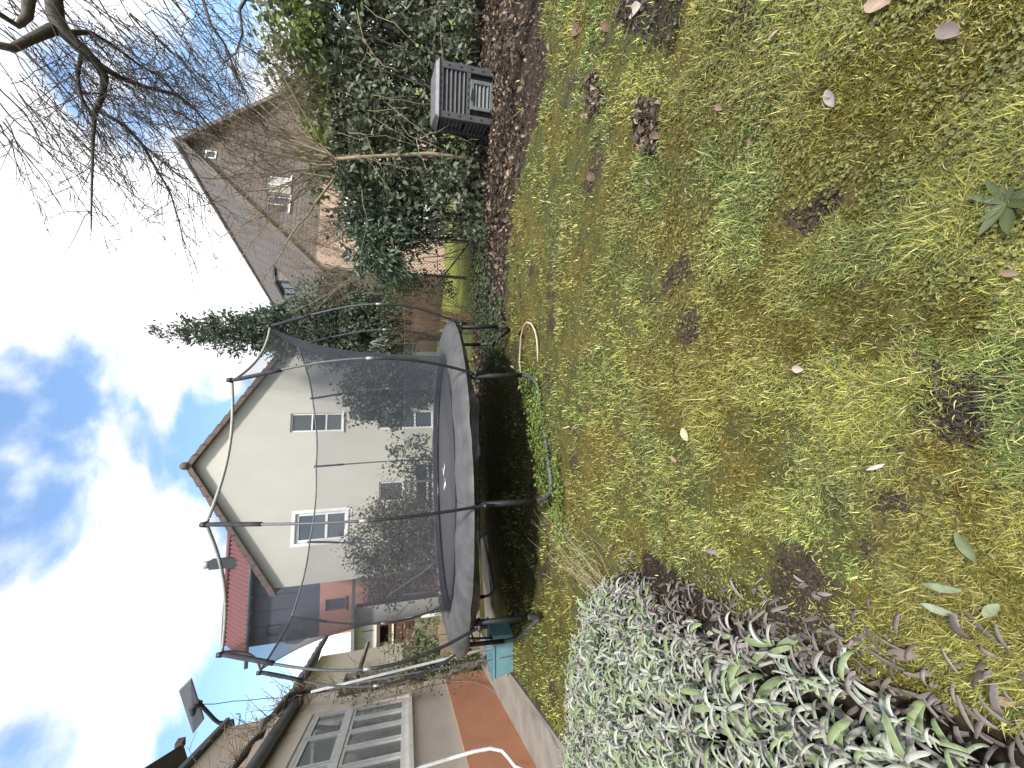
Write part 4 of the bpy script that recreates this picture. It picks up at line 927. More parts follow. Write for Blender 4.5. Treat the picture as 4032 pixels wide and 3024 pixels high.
def leafobjs(parent, meshes, P, T, Nr, S, rng, name='leaf'):
    org = ORG[parent.name]
    for i in range(len(P)):
        t = Vector(T[i]).normalized(); s_ = Vector(Nr[i]).cross(t)
        if s_.length < 1e-4: s_ = t.orthogonal()
        s_.normalize(); u = t.cross(s_)
        M = Matrix(((t.x, s_.x, u.x, 0), (t.y, s_.y, u.y, 0), (t.z, s_.z, u.z, 0), (0, 0, 0, 1))); M = Matrix.Translation(Vector(P[i]) - org) @ M @ Matrix.Scale(float(S[i]), 4)
        o = bpy.data.objects.new(name, meshes[int(rng.integers(len(meshes)))]); COL.objects.link(o); o.parent = parent; o.matrix_local = M

# ------------------------------------------------------------------ bare tree overhead (trunk just outside on the right)
rng = np.random.default_rng(101)
bt = thing('bare_tree', (4.55, 4.0, 0), 'bare tree with dark drooping branches reaching in overhead', 'tree')
def z4(zx, zy, Y): return onY(zx / 1.58, zy / 1.58, Y)
limbs = [
    ([Vector((4.55, 4.0, -.05)), Vector((4.6, 4.0, 1.2)), Vector((4.45, 4.05, 2.6)), Vector((4.0, 4.1, 3.8)), z4(330, -60, 4.2), z4(345, 100, 4.2), z4(400, 200, 4.25), z4(520, 320, 4.3), z4(600, 390, 4.35), z4(650, 480, 4.4), z4(640, 590, 4.4), z4(590, 700, 4.4), z4(578, 900, 4.4), z4(570, 1200, 4.4), z4(567, 1430, 4.4)],
     [.17, .14, .11, .085, .06, .058, .055, .045, .04, .032, .026, .02, .013, .009, .005]),
    ([z4(330, 180, 4.22), z4(200, 240, 4.1), z4(80, 300, 4.0), z4(-60, 270, 3.9)], [.045, .034, .03, .026]),
    ([z4(180, -60, 3.6), z4(170, 100, 3.6), z4(110, 160, 3.6), z4(0, 90, 3.5), z4(-60, 60, 3.4)], [.04, .03, .02, .018, .015]),
    ([z4(610, 400, 4.35), z4(740, 480, 4.5), z4(900, 540, 4.7), z4(1100, 590, 4.9), z4(1230, 700, 5.0), z4(1340, 830, 5.1)], [.03, .024, .02, .016, .011, .005]),
    ([z4(400, 205, 4.25), z4(560, 200, 4.5), z4(700, 280, 4.7), z4(860, 400, 4.9), z4(1000, 480, 5.1), z4(1140, 620, 5.2)], [.026, .02, .017, .013, .009, .004]),
    ([z4(615, 690, 4.4), z4(760, 770, 4.5), z4(880, 890, 4.6), z4(960, 1030, 4.7), z4(1060, 1200, 4.8), z4(1110, 1370, 4.85), z4(1155, 1550, 4.9)], [.018, .015, .013, .011, .008, .006, .003]),
    ([z4(510, 330, 4.3), z4(480, 460, 4.25), z4(500, 590, 4.25), z4(560, 700, 4.35)], [.016, .014, .012, .012]),
    ([z4(1250, -40, 5.2), z4(1310, 150, 5.2), z4(1400, 280, 5.3), z4(1480, 480, 5.4), z4(1560, 640, 5.5)], [.02, .016, .013, .009, .004]),
    ([z4(1560, -60, 5.6), z4(1490, 60, 5.6), z4(1510, 200, 5.6), z4(1470, 330, 5.7), z4(1380, 400, 5.8)], [.02, .017, .012, .008, .004]),
    ([z4(870, 880, 4.6), z4(1000, 1000, 4.6), z4(1130, 1110, 4.7), z4(1270, 1250, 4.8)], [.009, .008, .006, .003]),
]
tk = MB()
for pth_, rr in limbs: tk.tube(pth_, rr, 8)
tk.build('trunk', BARK, bt, True)
# whips hanging down from the limbs
parts = []
n = 190
sx, sy = rng.uniform(-60, 820, n), rng.uniform(-120, 520, n)
sel = (sx / 820 + sy / 900 < 1.15); sx, sy = sx[sel], sy[sel]; n = len(sx); ang = rng.normal(.80, .16, n); ln_ = rng.uniform(220, 760, n); Y0 = rng.uniform(3.9, 6.0, n)
S0_ = np.array([onY(sx[i], sy[i], Y0[i]) for i in range(n)]); S1_ = np.array([onY(sx[i] + math.cos(ang[i]) * ln_[i], sy[i] + math.sin(ang[i]) * ln_[i], Y0[i] + rng.normal(0, .25)) for i in range(n)])
D = S1_ - S0_; Lg = np.linalg.norm(D, axis=1)
P, Rr = whips(rng, S0_, D, Lg, rng.uniform(.0032, .007, n), k=9, wob=.05, droop=-.06, r1=.35); parts.append(tubes_np(P, Rr, 4))
p, t_, i_, f_ = along(P, 7, rng, .2, 1.0); d2 = t_ + rng.normal(size=t_.shape) * .55; L2 = rng.uniform(.06, .38, len(p)); P2, R2 = whips(rng, p, d2, L2, rng.uniform(.0022, .0038, len(p)), k=5, wob=.07, droop=-.05, r1=.5); parts.append(tubes_np(P2, R2, 3))
p, t_, i_, f_ = along(P2, 2, rng, .3, 1.0); d3 = t_ + rng.normal(size=t_.shape) * .8; L3 = rng.uniform(.01, .09, len(p)); P3, R3 = whips(rng, p, d3, L3, rng.uniform(.002, .0035, len(p)), k=3, wob=.05, r1=.9); parts.append(tubes_np(P3, R3, 3))
for pth_, rr in limbs[3:]:
    q = np.array([[*v] for v in pth_]); q = np.stack([np.interp(np.linspace(0, len(q) - 1, 12), np.arange(len(q)), q[:, c]) for c in range(3)], 1)[None]
    p, t_, i_, f_ = along(q, 26, rng, .1, 1); d2 = t_ + rng.normal(size=t_.shape) * .6 + np.array([-.4, 0, -.15]); L2 = rng.uniform(.12, .75, len(p)); P2, R2 = whips(rng, p, d2, L2, rng.uniform(.003, .005, len(p)), k=6, wob=.06, r1=.45); parts.append(tubes_np(P2, R2, 3))
    p, t_, i_, f_ = along(P2, 3, rng, .3, 1); d2 = t_ + rng.normal(size=t_.shape) * .7; P3, R3 = whips(rng, p, d2, rng.uniform(.03, .2, len(p)), rng.uniform(.002, .0035, len(p)), k=4, wob=.07, r1=.7); parts.append(tubes_np(P3, R3, 3))
q = np.array([[*v] for v in limbs[0][0][8:]])[None]; p, t_, i_, f_ = along(q, 40, rng, .1, 1); d2 = t_ * .6 + rng.normal(size=t_.shape) * .6; P2, R2 = whips(rng, p, d2, rng.uniform(.1, .5, len(p)), rng.uniform(.003, .005, len(p)), k=6, wob=.1, r1=.5); parts.append(tubes_np(P2, R2, 3))
joinmesh('crown', parts, TWIG, bt)

# ------------------------------------------------------------------ bare shrubs
def bare_shrub(name, loc, label, n, height, spread, r0, mat_, twigs, seed, trunk=None, trunk_mat=None, cat='shrub', droop=.12, lean=(0, 0, 0), start=0.0, twl=(.15, .6), group=None):
    rng = np.random.default_rng(seed); t_h = thing(name, (loc[0], loc[1], 0), label, cat, group)
    if trunk: MB().tube(trunk[0], trunk[1], 8).build('trunk', trunk_mat or PALE_BARK, t_h, True)
    S = np.array([loc[0], loc[1], start + 0.0]) + rng.normal(size=(n, 3)) * np.array([.12, .12, .05]) * (1 if start else 1.0)
    S[:, 2] = np.maximum(S[:, 2], start - .05 if start else -.02)
    D = np.stack([rng.normal(0, spread, n), rng.normal(0, spread * .7, n), np.ones(n)], 1) + np.array(lean); L = height * rng.uniform(.55, 1.1, n)
    P, Rr = whips(rng, S, D, L, r0 * rng.uniform(.6, 1.2, n), k=10, wob=.05, droop=droop, r1=.2); parts = [tubes_np(P, Rr, 5)]
    joinmesh('stems', parts, trunk_mat if (trunk and trunk_mat) else mat_, t_h)['kind'] = 'stuff'
    p, q, i, f = along(P, twigs, rng, .25, 1.0); d2 = q + rng.normal(size=q.shape) * .55; L2 = rng.uniform(*twl, len(p)); P2, R2 = whips(rng, p, d2, L2, rng.uniform(.25, .4, len(p)) * r0 * .6, k=6, wob=.07, droop=.05, r1=.4); parts = [tubes_np(P2, R2, 3)]
    p, q, i, f = along(P2, 3, rng, .2, 1.0); d2 = q + rng.normal(size=q.shape) * .7; P3, R3 = whips(rng, p, d2, rng.uniform(.05, .25, len(p)), np.full(len(p), r0 * .13), k=4, wob=.08, r1=.5); parts.append(tubes_np(P3, R3, 3))
    joinmesh('twigs', parts, mat_, t_h)['kind'] = 'stuff'; return t_h
PT = [onY(1700, 606, 7.2), onY(1670, 606, 7.2), onY(1560, 612, 7.2), onY(1430, 618, 7.2), onY(1309, 628, 7.2)]
PT = [Vector((PT[0].x, PT[0].y, 0))] + PT
bare_shrub('pale_stem_tree', (PT[-1].x, PT[-1].y), 'small leafless tree with pale tan stem in front of the steep roof', 30, 2.9, .5, .018, BROWN_TWIG, 26, 211, trunk=(PT, [.04, .036, .034, .032, .03, .028]), trunk_mat=PALE_BARK, cat='tree', start=PT[-1].z, lean=(-.15, 0, 0))
q = onY(1290, 330, 7.9); bare_shrub('pale_stem_shrub', (q.x, q.y), 'pale leafless stems rising out of the laurel hedge', 12, 2.0, .3, .022, PALE_BARK, 14, 212, start=q.z - .6, cat='shrub')
q = onY(1300, 470, 8.0); bare_shrub('brown_stem_shrub', (q.x, q.y), 'tangle of brown leafless shoots left of the hedge top', 22, 2.4, .5, .014, BROWN_TWIG, 24, 213, start=q.z - .3, cat='shrub')
q = onY(1290, 800, 9.2); bare_shrub('twiggy_shrub', (q.x, q.y), 'twiggy leafless shrub between the rhododendron and the steep roof', 30, 2.6, .55, .014, BROWN_TWIG, 24, 214, start=q.z - .9, cat='shrub', trunk=([Vector((q.x, q.y, 0)), Vector((q.x, q.y, q.z - .85))], [.05, .04]), trunk_mat=PALE_BARK)
q = onY(1330, 1060, 9.6); bare_shrub('thin_branch_shrub', (q.x, q.y), 'thin leafless shrub in front of the dark dormer', 22, 1.9, .5, .011, BROWN_TWIG, 20, 215, start=q.z - .7, cat='shrub', trunk=([Vector((q.x, q.y, 0)), Vector((q.x, q.y, q.z - .65))], [.04, .03]), trunk_mat=PALE_BARK)
bare_shrub('reddish_shrub', (1.42, 8.75), 'reddish brown leafless shrub beside the wire fence', 34, 2.1, .22, .008, RED_TWIG, 7, 216, droop=.1, twl=(.1, .45))
bare_shrub('arching_shrub', (1.25, 8.1), 'dark arching bare shoots growing next to the trampoline rim', 16, 1.9, .3, .012, BARK, 4, 217, droop=.2, twl=(.1, .4))

# ------------------------------------------------------------------ laurel hedge on the right
LAUREL = leafmat('laurel_leaf', .5, .25, .4, nscale=1.1, namp=.3)
rng = np.random.default_rng(301)
hd = thing('laurel_hedge', (5.5, 7.9, 0), 'tall dark green laurel hedge behind the compost bin', 'hedge')
ells = []
for x_ in np.arange(3.5, 10.0, .55):
    top = 2.35 + .22 * max(0, x_ - 3.2) + .35 * rng.random()
    if x_ > 5.5: top = 3.2 + .3 * rng.random()
    for z_ in np.arange(.45, top, .7): ells.append((x_ + rng.normal(0, .15), 7.85 + .25 * rng.normal() - .15 * (z_ < 1), z_, .65, .6, .55))
foliage('foliage', hd, rng, ells, 1500, 26, .10, .115, .27, (.115, .135, .085), .4, .35, .4, .5, .1, second=((.19, .21, .145), .22), mat_=LAUREL, tipcol=((.16, .21, .04), 2.75))['kind'] = 'stuff'
st = np.stack([rng.uniform(3.3, 9.5, 70), rng.normal(7.9, .2, 70), np.zeros(70)], 1); D = np.stack([rng.normal(0, .18, 70), rng.normal(0, .15, 70), np.ones(70)], 1)
P, Rr = whips(rng, st, D, rng.uniform(1.8, 3.2, 70), rng.uniform(.012, .03, 70), k=8, wob=.05, r1=.3); joinmesh('stems', [tubes_np(P, Rr, 5)], BARK, hd)
lm = [leafmesh('leaf', .12, .017 + .004 * i, [(.065, .10, .045), (.09, .13, .06), (.05, .085, .04), (.12, .16, .08)][i], LAUREL, .15 + .06 * i) for i in range(4)]
nlf = 300; cl_x, cl_z = rng.uniform(3.1, 7.6, nlf), rng.uniform(.9, 3.1, nlf); Pl = np.stack([cl_x, 7.2 + .12 * rng.normal(size=nlf), cl_z], 1)
Tl = rng.normal(size=(nlf, 3)) * .6 + np.array([-.1, -.5, -.2]); Nl = rng.normal(size=(nlf, 3)) * .4 + np.array([0, -.5, .8]); leafobjs(hd, lm, Pl, Tl, Nl, rng.uniform(.8, 1.25, nlf), rng)
# loose pale twigs lying against the hedge
P, Rr = whips(rng, np.stack([rng.uniform(3.2, 6.5, 26), rng.uniform(6.7, 7.1, 26), rng.uniform(.6, 2.6, 26)], 1), np.stack([rng.normal(-.4, .5, 26), rng.normal(0, .2, 26), rng.normal(-.5, .4, 26)], 1), rng.uniform(.4, 1.3, 26), rng.uniform(.004, .008, 26), k=7, wob=.12, r1=.4); joinmesh('dead_shoots', [tubes_np(P, Rr, 4)], PALE_BARK, hd)
bk_ = thing('yew_bush', (7.2, 9.6, 0), 'dense yellowish evergreen behind the top of the laurel hedge', 'bush')
foliage('foliage', bk_, rng, [(6.2, 9.4, 2.6, 1.3, .9, 1.3), (7.8, 9.4, 3.0, 1.4, .9, 1.2), (5.0, 9.2, 2.0, 1.0, .8, 1.0)], 420, 24, .12, .10, .3, (.12, .17, .045), .4, .2, .5, .5)['kind'] = 'stuff'

# rhododendron-like bush left of it
rb_ = thing('rhododendron_bush', (3.1, 8.1, 0), 'rounded rhododendron bush with long drooping leaves behind the leaf litter', 'bush')
ells = [(3.1, 8.05, 2.15, .95, .6, .55), (2.6, 8.0, 1.75, .6, .5, .5), (3.6, 8.1, 1.7, .6, .5, .55), (3.3, 8.1, 1.35, .7, .5, .45), (2.45, 8.05, 2.1, .45, .4, .4)]
foliage('foliage', rb_, rng, ells, 230, 22, .09, .14, .16, (.095, .14, .085), .4, .45, .3, .45, .5, second=((.2, .24, .18), .2), mat_=LAUREL)['kind'] = 'stuff'
lm = [leafmesh('leaf', .15, .016 + .003 * i, [(.12, .17, .11), (.2, .25, .18), (.08, .12, .07)][i], LAUREL, .25) for i in range(3)]
n = 220; P_, o_, _, _ = clumps(rng, ells, 60, 4, .1, .9); P_ = P_[:n]; o_ = o_[:n]; kp = P_[:, 1] < 8.15; P_, o_ = P_[kp], o_[kp]
leafobjs(rb_, lm, P_, o_ * .7 + rng.normal(size=o_.shape) * .4 + np.array([0, -.2, -.35]), o_ * .3 + rng.normal(size=o_.shape) * .3 + np.array([0, -.3, .7]), rng.uniform(.8, 1.2, len(P_)), rng)
st = np.stack([rng.normal(3.15, .3, 34), rng.normal(8.0, .15, 34), np.zeros(34)], 1); D = np.stack([rng.normal(0, .25, 34), rng.normal(0, .15, 34), np.ones(34)], 1)
P, Rr = whips(rng, st, D, rng.uniform(1.0, 2.0, 34), rng.uniform(.008, .02, 34), k=7, wob=.08, r1=.4); joinmesh('stems', [tubes_np(P, Rr, 5)], BARK, rb_)
bx_ = thing('box_bush', (2.25, 9.3, 0), 'small dark evergreen bush under the rhododendron', 'bush')
foliage('foliage', bx_, rng, [(2.2, 9.3, 1.55, .5, .45, .4), (2.5, 9.3, 1.75, .5, .4, .4), (2.3, 9.3, .8, .4, .4, .6)], 160, 26, .07, .045, .35, (.075, .12, .05), .4, .1, .5, .5)['kind'] = 'stuff'

# conifer
cf = thing('conifer', (1.65, 13.2, 0), 'tall narrow dark conifer between the two gabled houses', 'tree')
MB().tube([Vector((1.55, 13.2, 0)), Vector((1.55, 13.2, 4)), Vector((1.5, 13.2, 7.6))], [.16, .1, .02], 8).build('trunk', BARK, cf, True)
ells = []
for z_ in np.arange(1.6, 8.0, .30):
    f = (z_ - 1.6) / 6.4; rad = (1.3 * (1 - f) ** .85 + .17)
    for a_ in np.arange(0, 6.28, 1.05 if rad > .6 else 2.1):
        rr = rad * rng.uniform(.55, .95); ells.append((1.55 + rr * .62 * math.cos(a_ + z_), 13.2 + rr * .62 * math.sin(a_ + z_), z_ + rng.normal(0, .12), rad * .42, rad * .42, .28))
ells += [(2.2, 13.0, 2.6, .9, .6, .7), (2.6, 12.9, 3.4, .8, .6, .6), (2.5, 13.0, 4.2, .6, .5, .6)]
foliage('crown', cf, rng, ells, 1700, 30, .10, .12, .2, (.08, .105, .07), .4, -.35, .3, .5, .5, second=((.12, .145, .10), .2))
# ivy-covered tree, viburnum and small shrub behind the trampoline
iv = thing('ivy_column', (-.25, 10.0, 0), 'dense dark ivy clump in front of the pale house wall', 'bush')
MB().tube([Vector((-.25, 10.0, 0)), Vector((-.22, 10, 1.5)), Vector((-.25, 10, 2.5))], [.09, .07, .03], 8).build('trunk', BARK, iv, True)
foliage('crown', iv, rng, [(-.2, 10, 2.35, .7, .5, .5), (-.35, 10, 1.8, .75, .5, .5), (.1, 10, 1.6, .5, .4, .5), (-.1, 10, 1.15, .45, .4, .5)], 330, 28, .08, .075, .42, (.05, .075, .04), .4, .4, .3, .5, .3)
vb = thing('viburnum_bush', (-3.75, 9.6, 0), 'large olive brown evergreen shrub behind the left half of the net', 'bush')
st = np.stack([rng.normal(-3.75, .4, 40), rng.normal(9.6, .15, 40), np.zeros(40)], 1); D = np.stack([rng.normal(0, .3, 40), rng.normal(0, .2, 40), np.ones(40)], 1)
P, Rr = whips(rng, st, D, rng.uniform(1.2, 2.7, 40), rng.uniform(.008, .022, 40), k=8, wob=.06, r1=.3); p, q, i, f = along(P, 12, rng, .3, 1); P2, R2 = whips(rng, p, q + rng.normal(size=q.shape) * .6, rng.uniform(.15, .6, len(p)), np.full(len(p), .004), k=5, r1=.4)
joinmesh('stems', [tubes_np(P, Rr, 5), tubes_np(P2, R2, 3)], BROWN_TWIG, vb)
foliage('crown', vb, rng, [(-3.6, 9.6, 2.1, .8, .5, .6), (-4.3, 9.6, 1.7, .8, .5, .7), (-3.0, 9.6, 1.6, .7, .5, .6), (-4.0, 9.6, 1.0, .9, .5, .6), (-3.2, 9.6, 1.0, .7, .5, .5)], 720, 22, .11, .06, .38, (.11, .115, .06), .4, .1, .4, .35, .2, second=((.16, .11, .07), .25))
sm = thing('small_leafy_shrub', (-1.75, 9.3, 0), 'small glossy-leaved shrub at the fence behind the trampoline mat', 'shrub')
st = np.stack([rng.normal(-1.75, .15, 16), rng.normal(9.3, .1, 16), np.zeros(16)], 1); D = np.stack([rng.normal(0, .3, 16), rng.normal(0, .2, 16), np.ones(16)], 1)
P, Rr = whips(rng, st, D, rng.uniform(1.0, 2.1, 16), rng.uniform(.006, .012, 16), k=8, wob=.08, r1=.3); joinmesh('stems', [tubes_np(P, Rr, 4)], BARK, sm)
foliage('crown', sm, rng, [(-1.75, 9.3, 1.35, .5, .4, .5), (-2.0, 9.3, 1.0, .5, .4, .4), (-1.5, 9.3, .9, .4, .3, .4)], 90, 14, .08, .075, .35, (.07, .09, .05), .4, .2, .4, .4)
bm = thing('bamboo_shrub', (-6.1, 9.0, 0), 'pale leafy bamboo shrub in front of the cream outbuilding', 'shrub')
bs_ = onY(1650, 2570, 8.6)
foliage('crown', bm, rng, [(bs_.x, 8.6, 1.35, .5, .3, .5), (bs_.x + .35, 8.6, .9, .5, .3, .4), (bs_.x - .2, 8.6, .6, .4, .3, .5)], 80, 18, .1, .12, .13, (.14, .18, .09), .4, .5, .3, .4)
P, Rr = whips(rng, np.stack([rng.normal(bs_.x, .2, 18), rng.normal(8.6, .1, 18), np.zeros(18)], 1), np.stack([rng.normal(0, .15, 18), rng.normal(0, .1, 18), np.ones(18)], 1), rng.uniform(1, 1.8, 18), np.full(18, .006), k=5, r1=.5); joinmesh('stems', [tubes_np(P, Rr, 4)], PALE_BARK, bm)

# ------------------------------------------------------------------ grape vine on gutter and corner
vn = thing('grape_vine', (-4.75, 6.0, 0), 'gnarled leafless grape vine trained along the gutter of the garden building', 'vine')
c7 = lambda zx, zy, Y: onY(1300 + zx / 3.16, 2300 + zy / 3.16, Y)
vt = [onZ(2010, 2575, 0), c7(2180, 870, 6.2), c7(1950, 940, 6.3), c7(1700, 1040, 6.4), c7(1450, 1110, 6.5), c7(1200, 1150, 6.6), c7(950, 1190, 6.7), c7(700, 1230, 6.8), c7(400, 1270, 6.9), c7(150, 1290, 7.0), SH(2.9, -.22, 3.05), SH(2.5, -.24, 3.22), SH(2.0, -.2, 3.26), SH(1.4, -.23, 3.24), SH(.7, -.2, 3.27), SH(0, -.22, 3.25), SH(-1, -.2, 3.25)]
vt2 = []
for a_, b_ in zip(vt, vt[1:]):
    for f in (0, .33, .66): vt2.append(a_.lerp(b_, f) + Vector(rng.normal(size=3)) * .025)
MB().tube(vt2, [.045 + .018 * math.sin(i * 1.7) * (i % 3 > 0) for i in range(len(vt2))], 7).build('trunk', BARK, vn, True)
q = np.array([[*v] for v in vt[5:]])[None]; p, t_, i_, f_ = along(q, 300, rng, .0, 1); d2 = rng.normal(size=t_.shape) * .7 + np.array([.15, 0, .5]); P2, R2 = whips(rng, p, d2, rng.uniform(.08, .55, len(p)), rng.uniform(.003, .007, len(p)), k=6, wob=.15, r1=.5); pr = [tubes_np(P2, R2, 4)]
p, q2, i, f = along(P2, 2, rng, .4, 1); P3, R3 = whips(rng, p, q2 + rng.normal(size=q2.shape), rng.uniform(.03, .15, len(p)), np.full(len(p), .003), k=4, wob=.1, r1=.8); pr.append(tubes_np(P3, R3, 3)); joinmesh('shoots', pr, BROWN_TWIG, vn)['kind'] = 'stuff'
q = np.array([[*v] for v in vt[1:10]])[None]; p, t_, i_, f_ = along(q, 900, rng, 0, 1); p = p + rng.normal(size=p.shape) * .12 + np.array([.03, 0, 0]); n = len(p)
V, F, C = leafcloud(p, rng.normal(size=(n, 3)) * .6 + np.array([.2, -.5, .4]), rng.normal(size=(n, 3)) + np.array([0, 0, -.4]), .03 + .03 * rng.random(n), .016, np.array([.13, .15, .07]) * (.4 + rng.random(n))[:, None] , .2); npmesh('leaves', V, F, LEAF, vn, col=C)['kind'] = 'stuff'

# ------------------------------------------------------------------ wire fence
WIRE = mat('fence_wire', (.10, .115, .11), (.16, .17, .16), .5, 20, metal=.4)
FY = 8.75
fc = thing('wire_fence', (0, FY, 0), 'chain link fence with grey posts across the back of the garden', 'fence')
FX0, FX1, FH = -4.6, 4.6, 1.42
lines = []
dd = .075
for s_ in (1, -1):
    for x0 in np.arange(FX0 - FH, FX1 + FH, dd):
        xa, za, xb, zb = x0, 0.03, x0 + s_ * FH, .03 + FH
        if s_ == -1: xa, xb = x0 + 0, x0 - FH
        lo_, hi_ = (xa, xb) if xa < xb else (xb, xa)
        pa, pb = np.array([xa, FY, za]), np.array([xb, FY, zb]); f0 = (FX0 - xa) / (xb - xa); f1 = (FX1 - xa) / (xb - xa); f0, f1 = min(f0, f1), max(f0, f1); f0, f1 = max(0, f0), min(1, f1)
        if f1 - f0 > .02: lines.append((pa + (pb - pa) * f0 + [0, .004 * s_, 0], pa + (pb - pa) * f1 + [0, .004 * s_, 0]))
LP = np.array(lines); V, F = tubes_np(LP, np.full(LP.shape[:2], .003), 3); npmesh('wire_netting', V, [F], WIRE, fc)['kind'] = 'stuff'
for z in (.05, .75, FH + .02): MB().tube([Vector((FX0, FY - .008, z)), Vector((FX1, FY - .008, z))], .003, 4).build('tension_wire', WIRE, fc)
for x_ in (-4.5, -2.1, .5, 3.16): MB().tube([Vector((x_, FY + .03, 0)), Vector((x_ + .01, FY + .03, FH + .06))], .025, 8).build('post', ZINC if x_ > 3 else GREY_STEEL, fc, True)
MB().tube([onY(1698, 1151, FY - .06), onY(1849, 954, FY - .06)], .016, 6).build('brace', mat('blue_green_brace', (.04, .075, .085), (.06, .1, .11), .5), fc, True)
po = MB().tube([onZ(1930, 262, 0) + Vector((0, 1.3, 0)), onY(1590, 288, 7.8)], .035, 8).build('grey_post', mat('pale_grey_post', (.4, .41, .42), (.32, .33, .34), .6), None, True)
tag(po, 'pale grey post standing behind the compost bin', 'post')
# low timber edging, dark bench and white dryer behind the trampoline
te = MB(); 
for i, (xa, xb, y_) in enumerate(((-3.4, -2.2, 7.95), (-2.15, -1.2, 8.0), (-1.15, -.1, 7.95))):
    o = MB().box(((xa + xb) / 2, y_, .07), (xb - xa, .05, .16), Matrix.Rotation(R((-3, 2, 4)[i]), 3, 'Z')).build('edging_board', mat('pale_plank', (.3, .24, .17)))
    tag(o, ('weathered edging board below the viburnum bush', 'middle weathered edging board under the trampoline mat', 'weathered edging board below the ivy clump')[i], 'board', 'edging boards behind the trampoline')
gt = thing('garden_bench', (-2.1, 9.0, 0), 'black garden bench behind the middle of the trampoline', 'bench')
b0, b1 = onY(1690, 1990, 9.0), onY(1690, 1835, 9.0)
MB().box(((b0.x + b1.x) / 2, 9.0, b0.z - .02), (b1.x - b0.x, .4, .05)).build('seat', BLACK_STEEL, gt); MB().box(((b0.x + b1.x) / 2, 9.22, b0.z + .16), (b1.x - b0.x, .04, .22)).build('backrest', BLACK_STEEL, gt)
for sx_ in (b0.x + .05, b1.x - .05):
    for dy in (-.16, .16): MB().box((sx_, 9.0 + dy, (b0.z - .04) / 2), (.05, .05, b0.z - .05)).build('leg', BLACK_STEEL, gt)
dy_ = thing('clothes_dryer', (1.0, 12.0, 0), 'white folded rotary clothes dryer beside the conifer', 'dryer')
q = onY(1500, 1350, 12.0); MB().tube([Vector((q.x, 12.0, 0)), Vector((q.x, 12.0, q.z + .3))], .009, 6).build('pole', GREY_STEEL, dy_)
for i in range(6): MB().tube([Vector((q.x, 12.0, q.z + .29)), Vector((q.x + .2 * math.cos(i * 1.05), 12.0 + .2 * math.sin(i * 1.05), q.z - .12))], .007, 5).build('arm', mat('dull_white_metal', (.33, .33, .33), (.25, .25, .25), .5), dy_)

# ------------------------------------------------------------------ compost bin
BN = frame((4.31, 6.5, 0), -13.0); BW, BD, BH = .80, .66, .93
BINM = mat('dark_recycled_plastic', (.052, .055, .06), (.075, .078, .083), .55, 8, bump=.15, bscale=80)
HATCH = mat('greenish_hatch_plastic', (.10, .12, .115), (.14, .155, .15), .55, 10, bump=.1)
cb_ = thing('compost_bin', BN(BW / 2, BD / 2, 0), 'dark grey plastic compost bin with ribbed panels in front of the hedge', 'compost bin')
def ribbed(fr, s0, s1, z0, z1, n, amp, t0):
    V, F = [], []; m_ = n * 8
    for i in range(m_ + 1):
        z = z0 + (z1 - z0) * i / m_; tt = t0 + amp * math.cos(i / 8 * 2 * math.pi)
        V += [fr(s0, tt, z), fr(s1, tt, z)]
    mb = MB(); mb.add(V, [(2 * i, 2 * i + 1, 2 * i + 3, 2 * i + 2) for i in range(m_)]); return mb
ribbed(BN, .10, BW - .10, .46, .87, 6, .018, .03).build('upper_panel', BINM, cb_, True)
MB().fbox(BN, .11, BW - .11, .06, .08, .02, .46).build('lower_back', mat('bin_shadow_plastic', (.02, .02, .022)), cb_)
SD = frame(BN(0, BD, 0), -13.0 - 90)
for z0_, z1_, nn_ in ((.05, .44, 6), (.47, .87, 6)): ribbed(SD, .08, BD - .08, z0_, z1_, nn_, .016, .02).build('side_panel', BINM, cb_, True)
MB().fbox(BN, BW - .03, BW, .1, BD - .1, .02, .9).build('side_panel', BINM, cb_); MB().fbox(BN, .1, BW - .1, BD - .03, BD, .02, .9).build('back_panel', BINM, cb_)
for s0_, t0_ in ((0, 0), (BW - .1, 0), (0, BD - .1), (BW - .1, BD - .1)): MB().fbox(BN, s0_, s0_ + .1, t0_, t0_ + .1, 0, .89).build('corner_post', BINM, cb_, bevel=.01)
for z in (.43, .865): MB().fbox(BN, .1, BW - .1, .0, .06, z - .03, z + .03).build('rail', BINM, cb_)
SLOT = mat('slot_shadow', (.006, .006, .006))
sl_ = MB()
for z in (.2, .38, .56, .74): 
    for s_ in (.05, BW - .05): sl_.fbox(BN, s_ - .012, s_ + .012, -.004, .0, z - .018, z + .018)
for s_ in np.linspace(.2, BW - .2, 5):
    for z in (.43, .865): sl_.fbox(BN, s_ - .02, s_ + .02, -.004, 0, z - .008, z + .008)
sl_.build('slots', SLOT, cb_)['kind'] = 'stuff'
hf = ring(MB(), BN, .17, BW - .2, .03, .40, -.035, -.005, .055).build('hatch', HATCH, cb_, bevel=.008)
ribbed(BN, .225, BW - .255, .08, .335, 4, .014, -.01).build('hatch_panel', HATCH, hf, True)
MB().tube([BN(.3, -.045, .385), BN(BW / 2 - .02, -.06, .40), BN(BW - .33, -.045, .385)], .016, 6).build('hatch_handle', HATCH, hf, True)
LIDM = mat('lighter_grey_lid', (.115, .118, .13), (.17, .172, .185), .5, 14, bump=.3, bscale=30, c3=(.11, .11, .12))  # lid coloured a lighter grey than the bin panels
ld = MB().hexa([BN(-.025, -.03, .89), BN(BW + .025, -.03, .89), BN(BW + .025, BD + .02, .89), BN(-.025, BD + .02, .89), BN(.03, .0, .955), BN(BW - .03, .0, .955), BN(BW - .05, BD - .05, 1.0), BN(.05, BD - .05, 1.0)])
ld.build('lid', LIDM, cb_, bevel=.015)

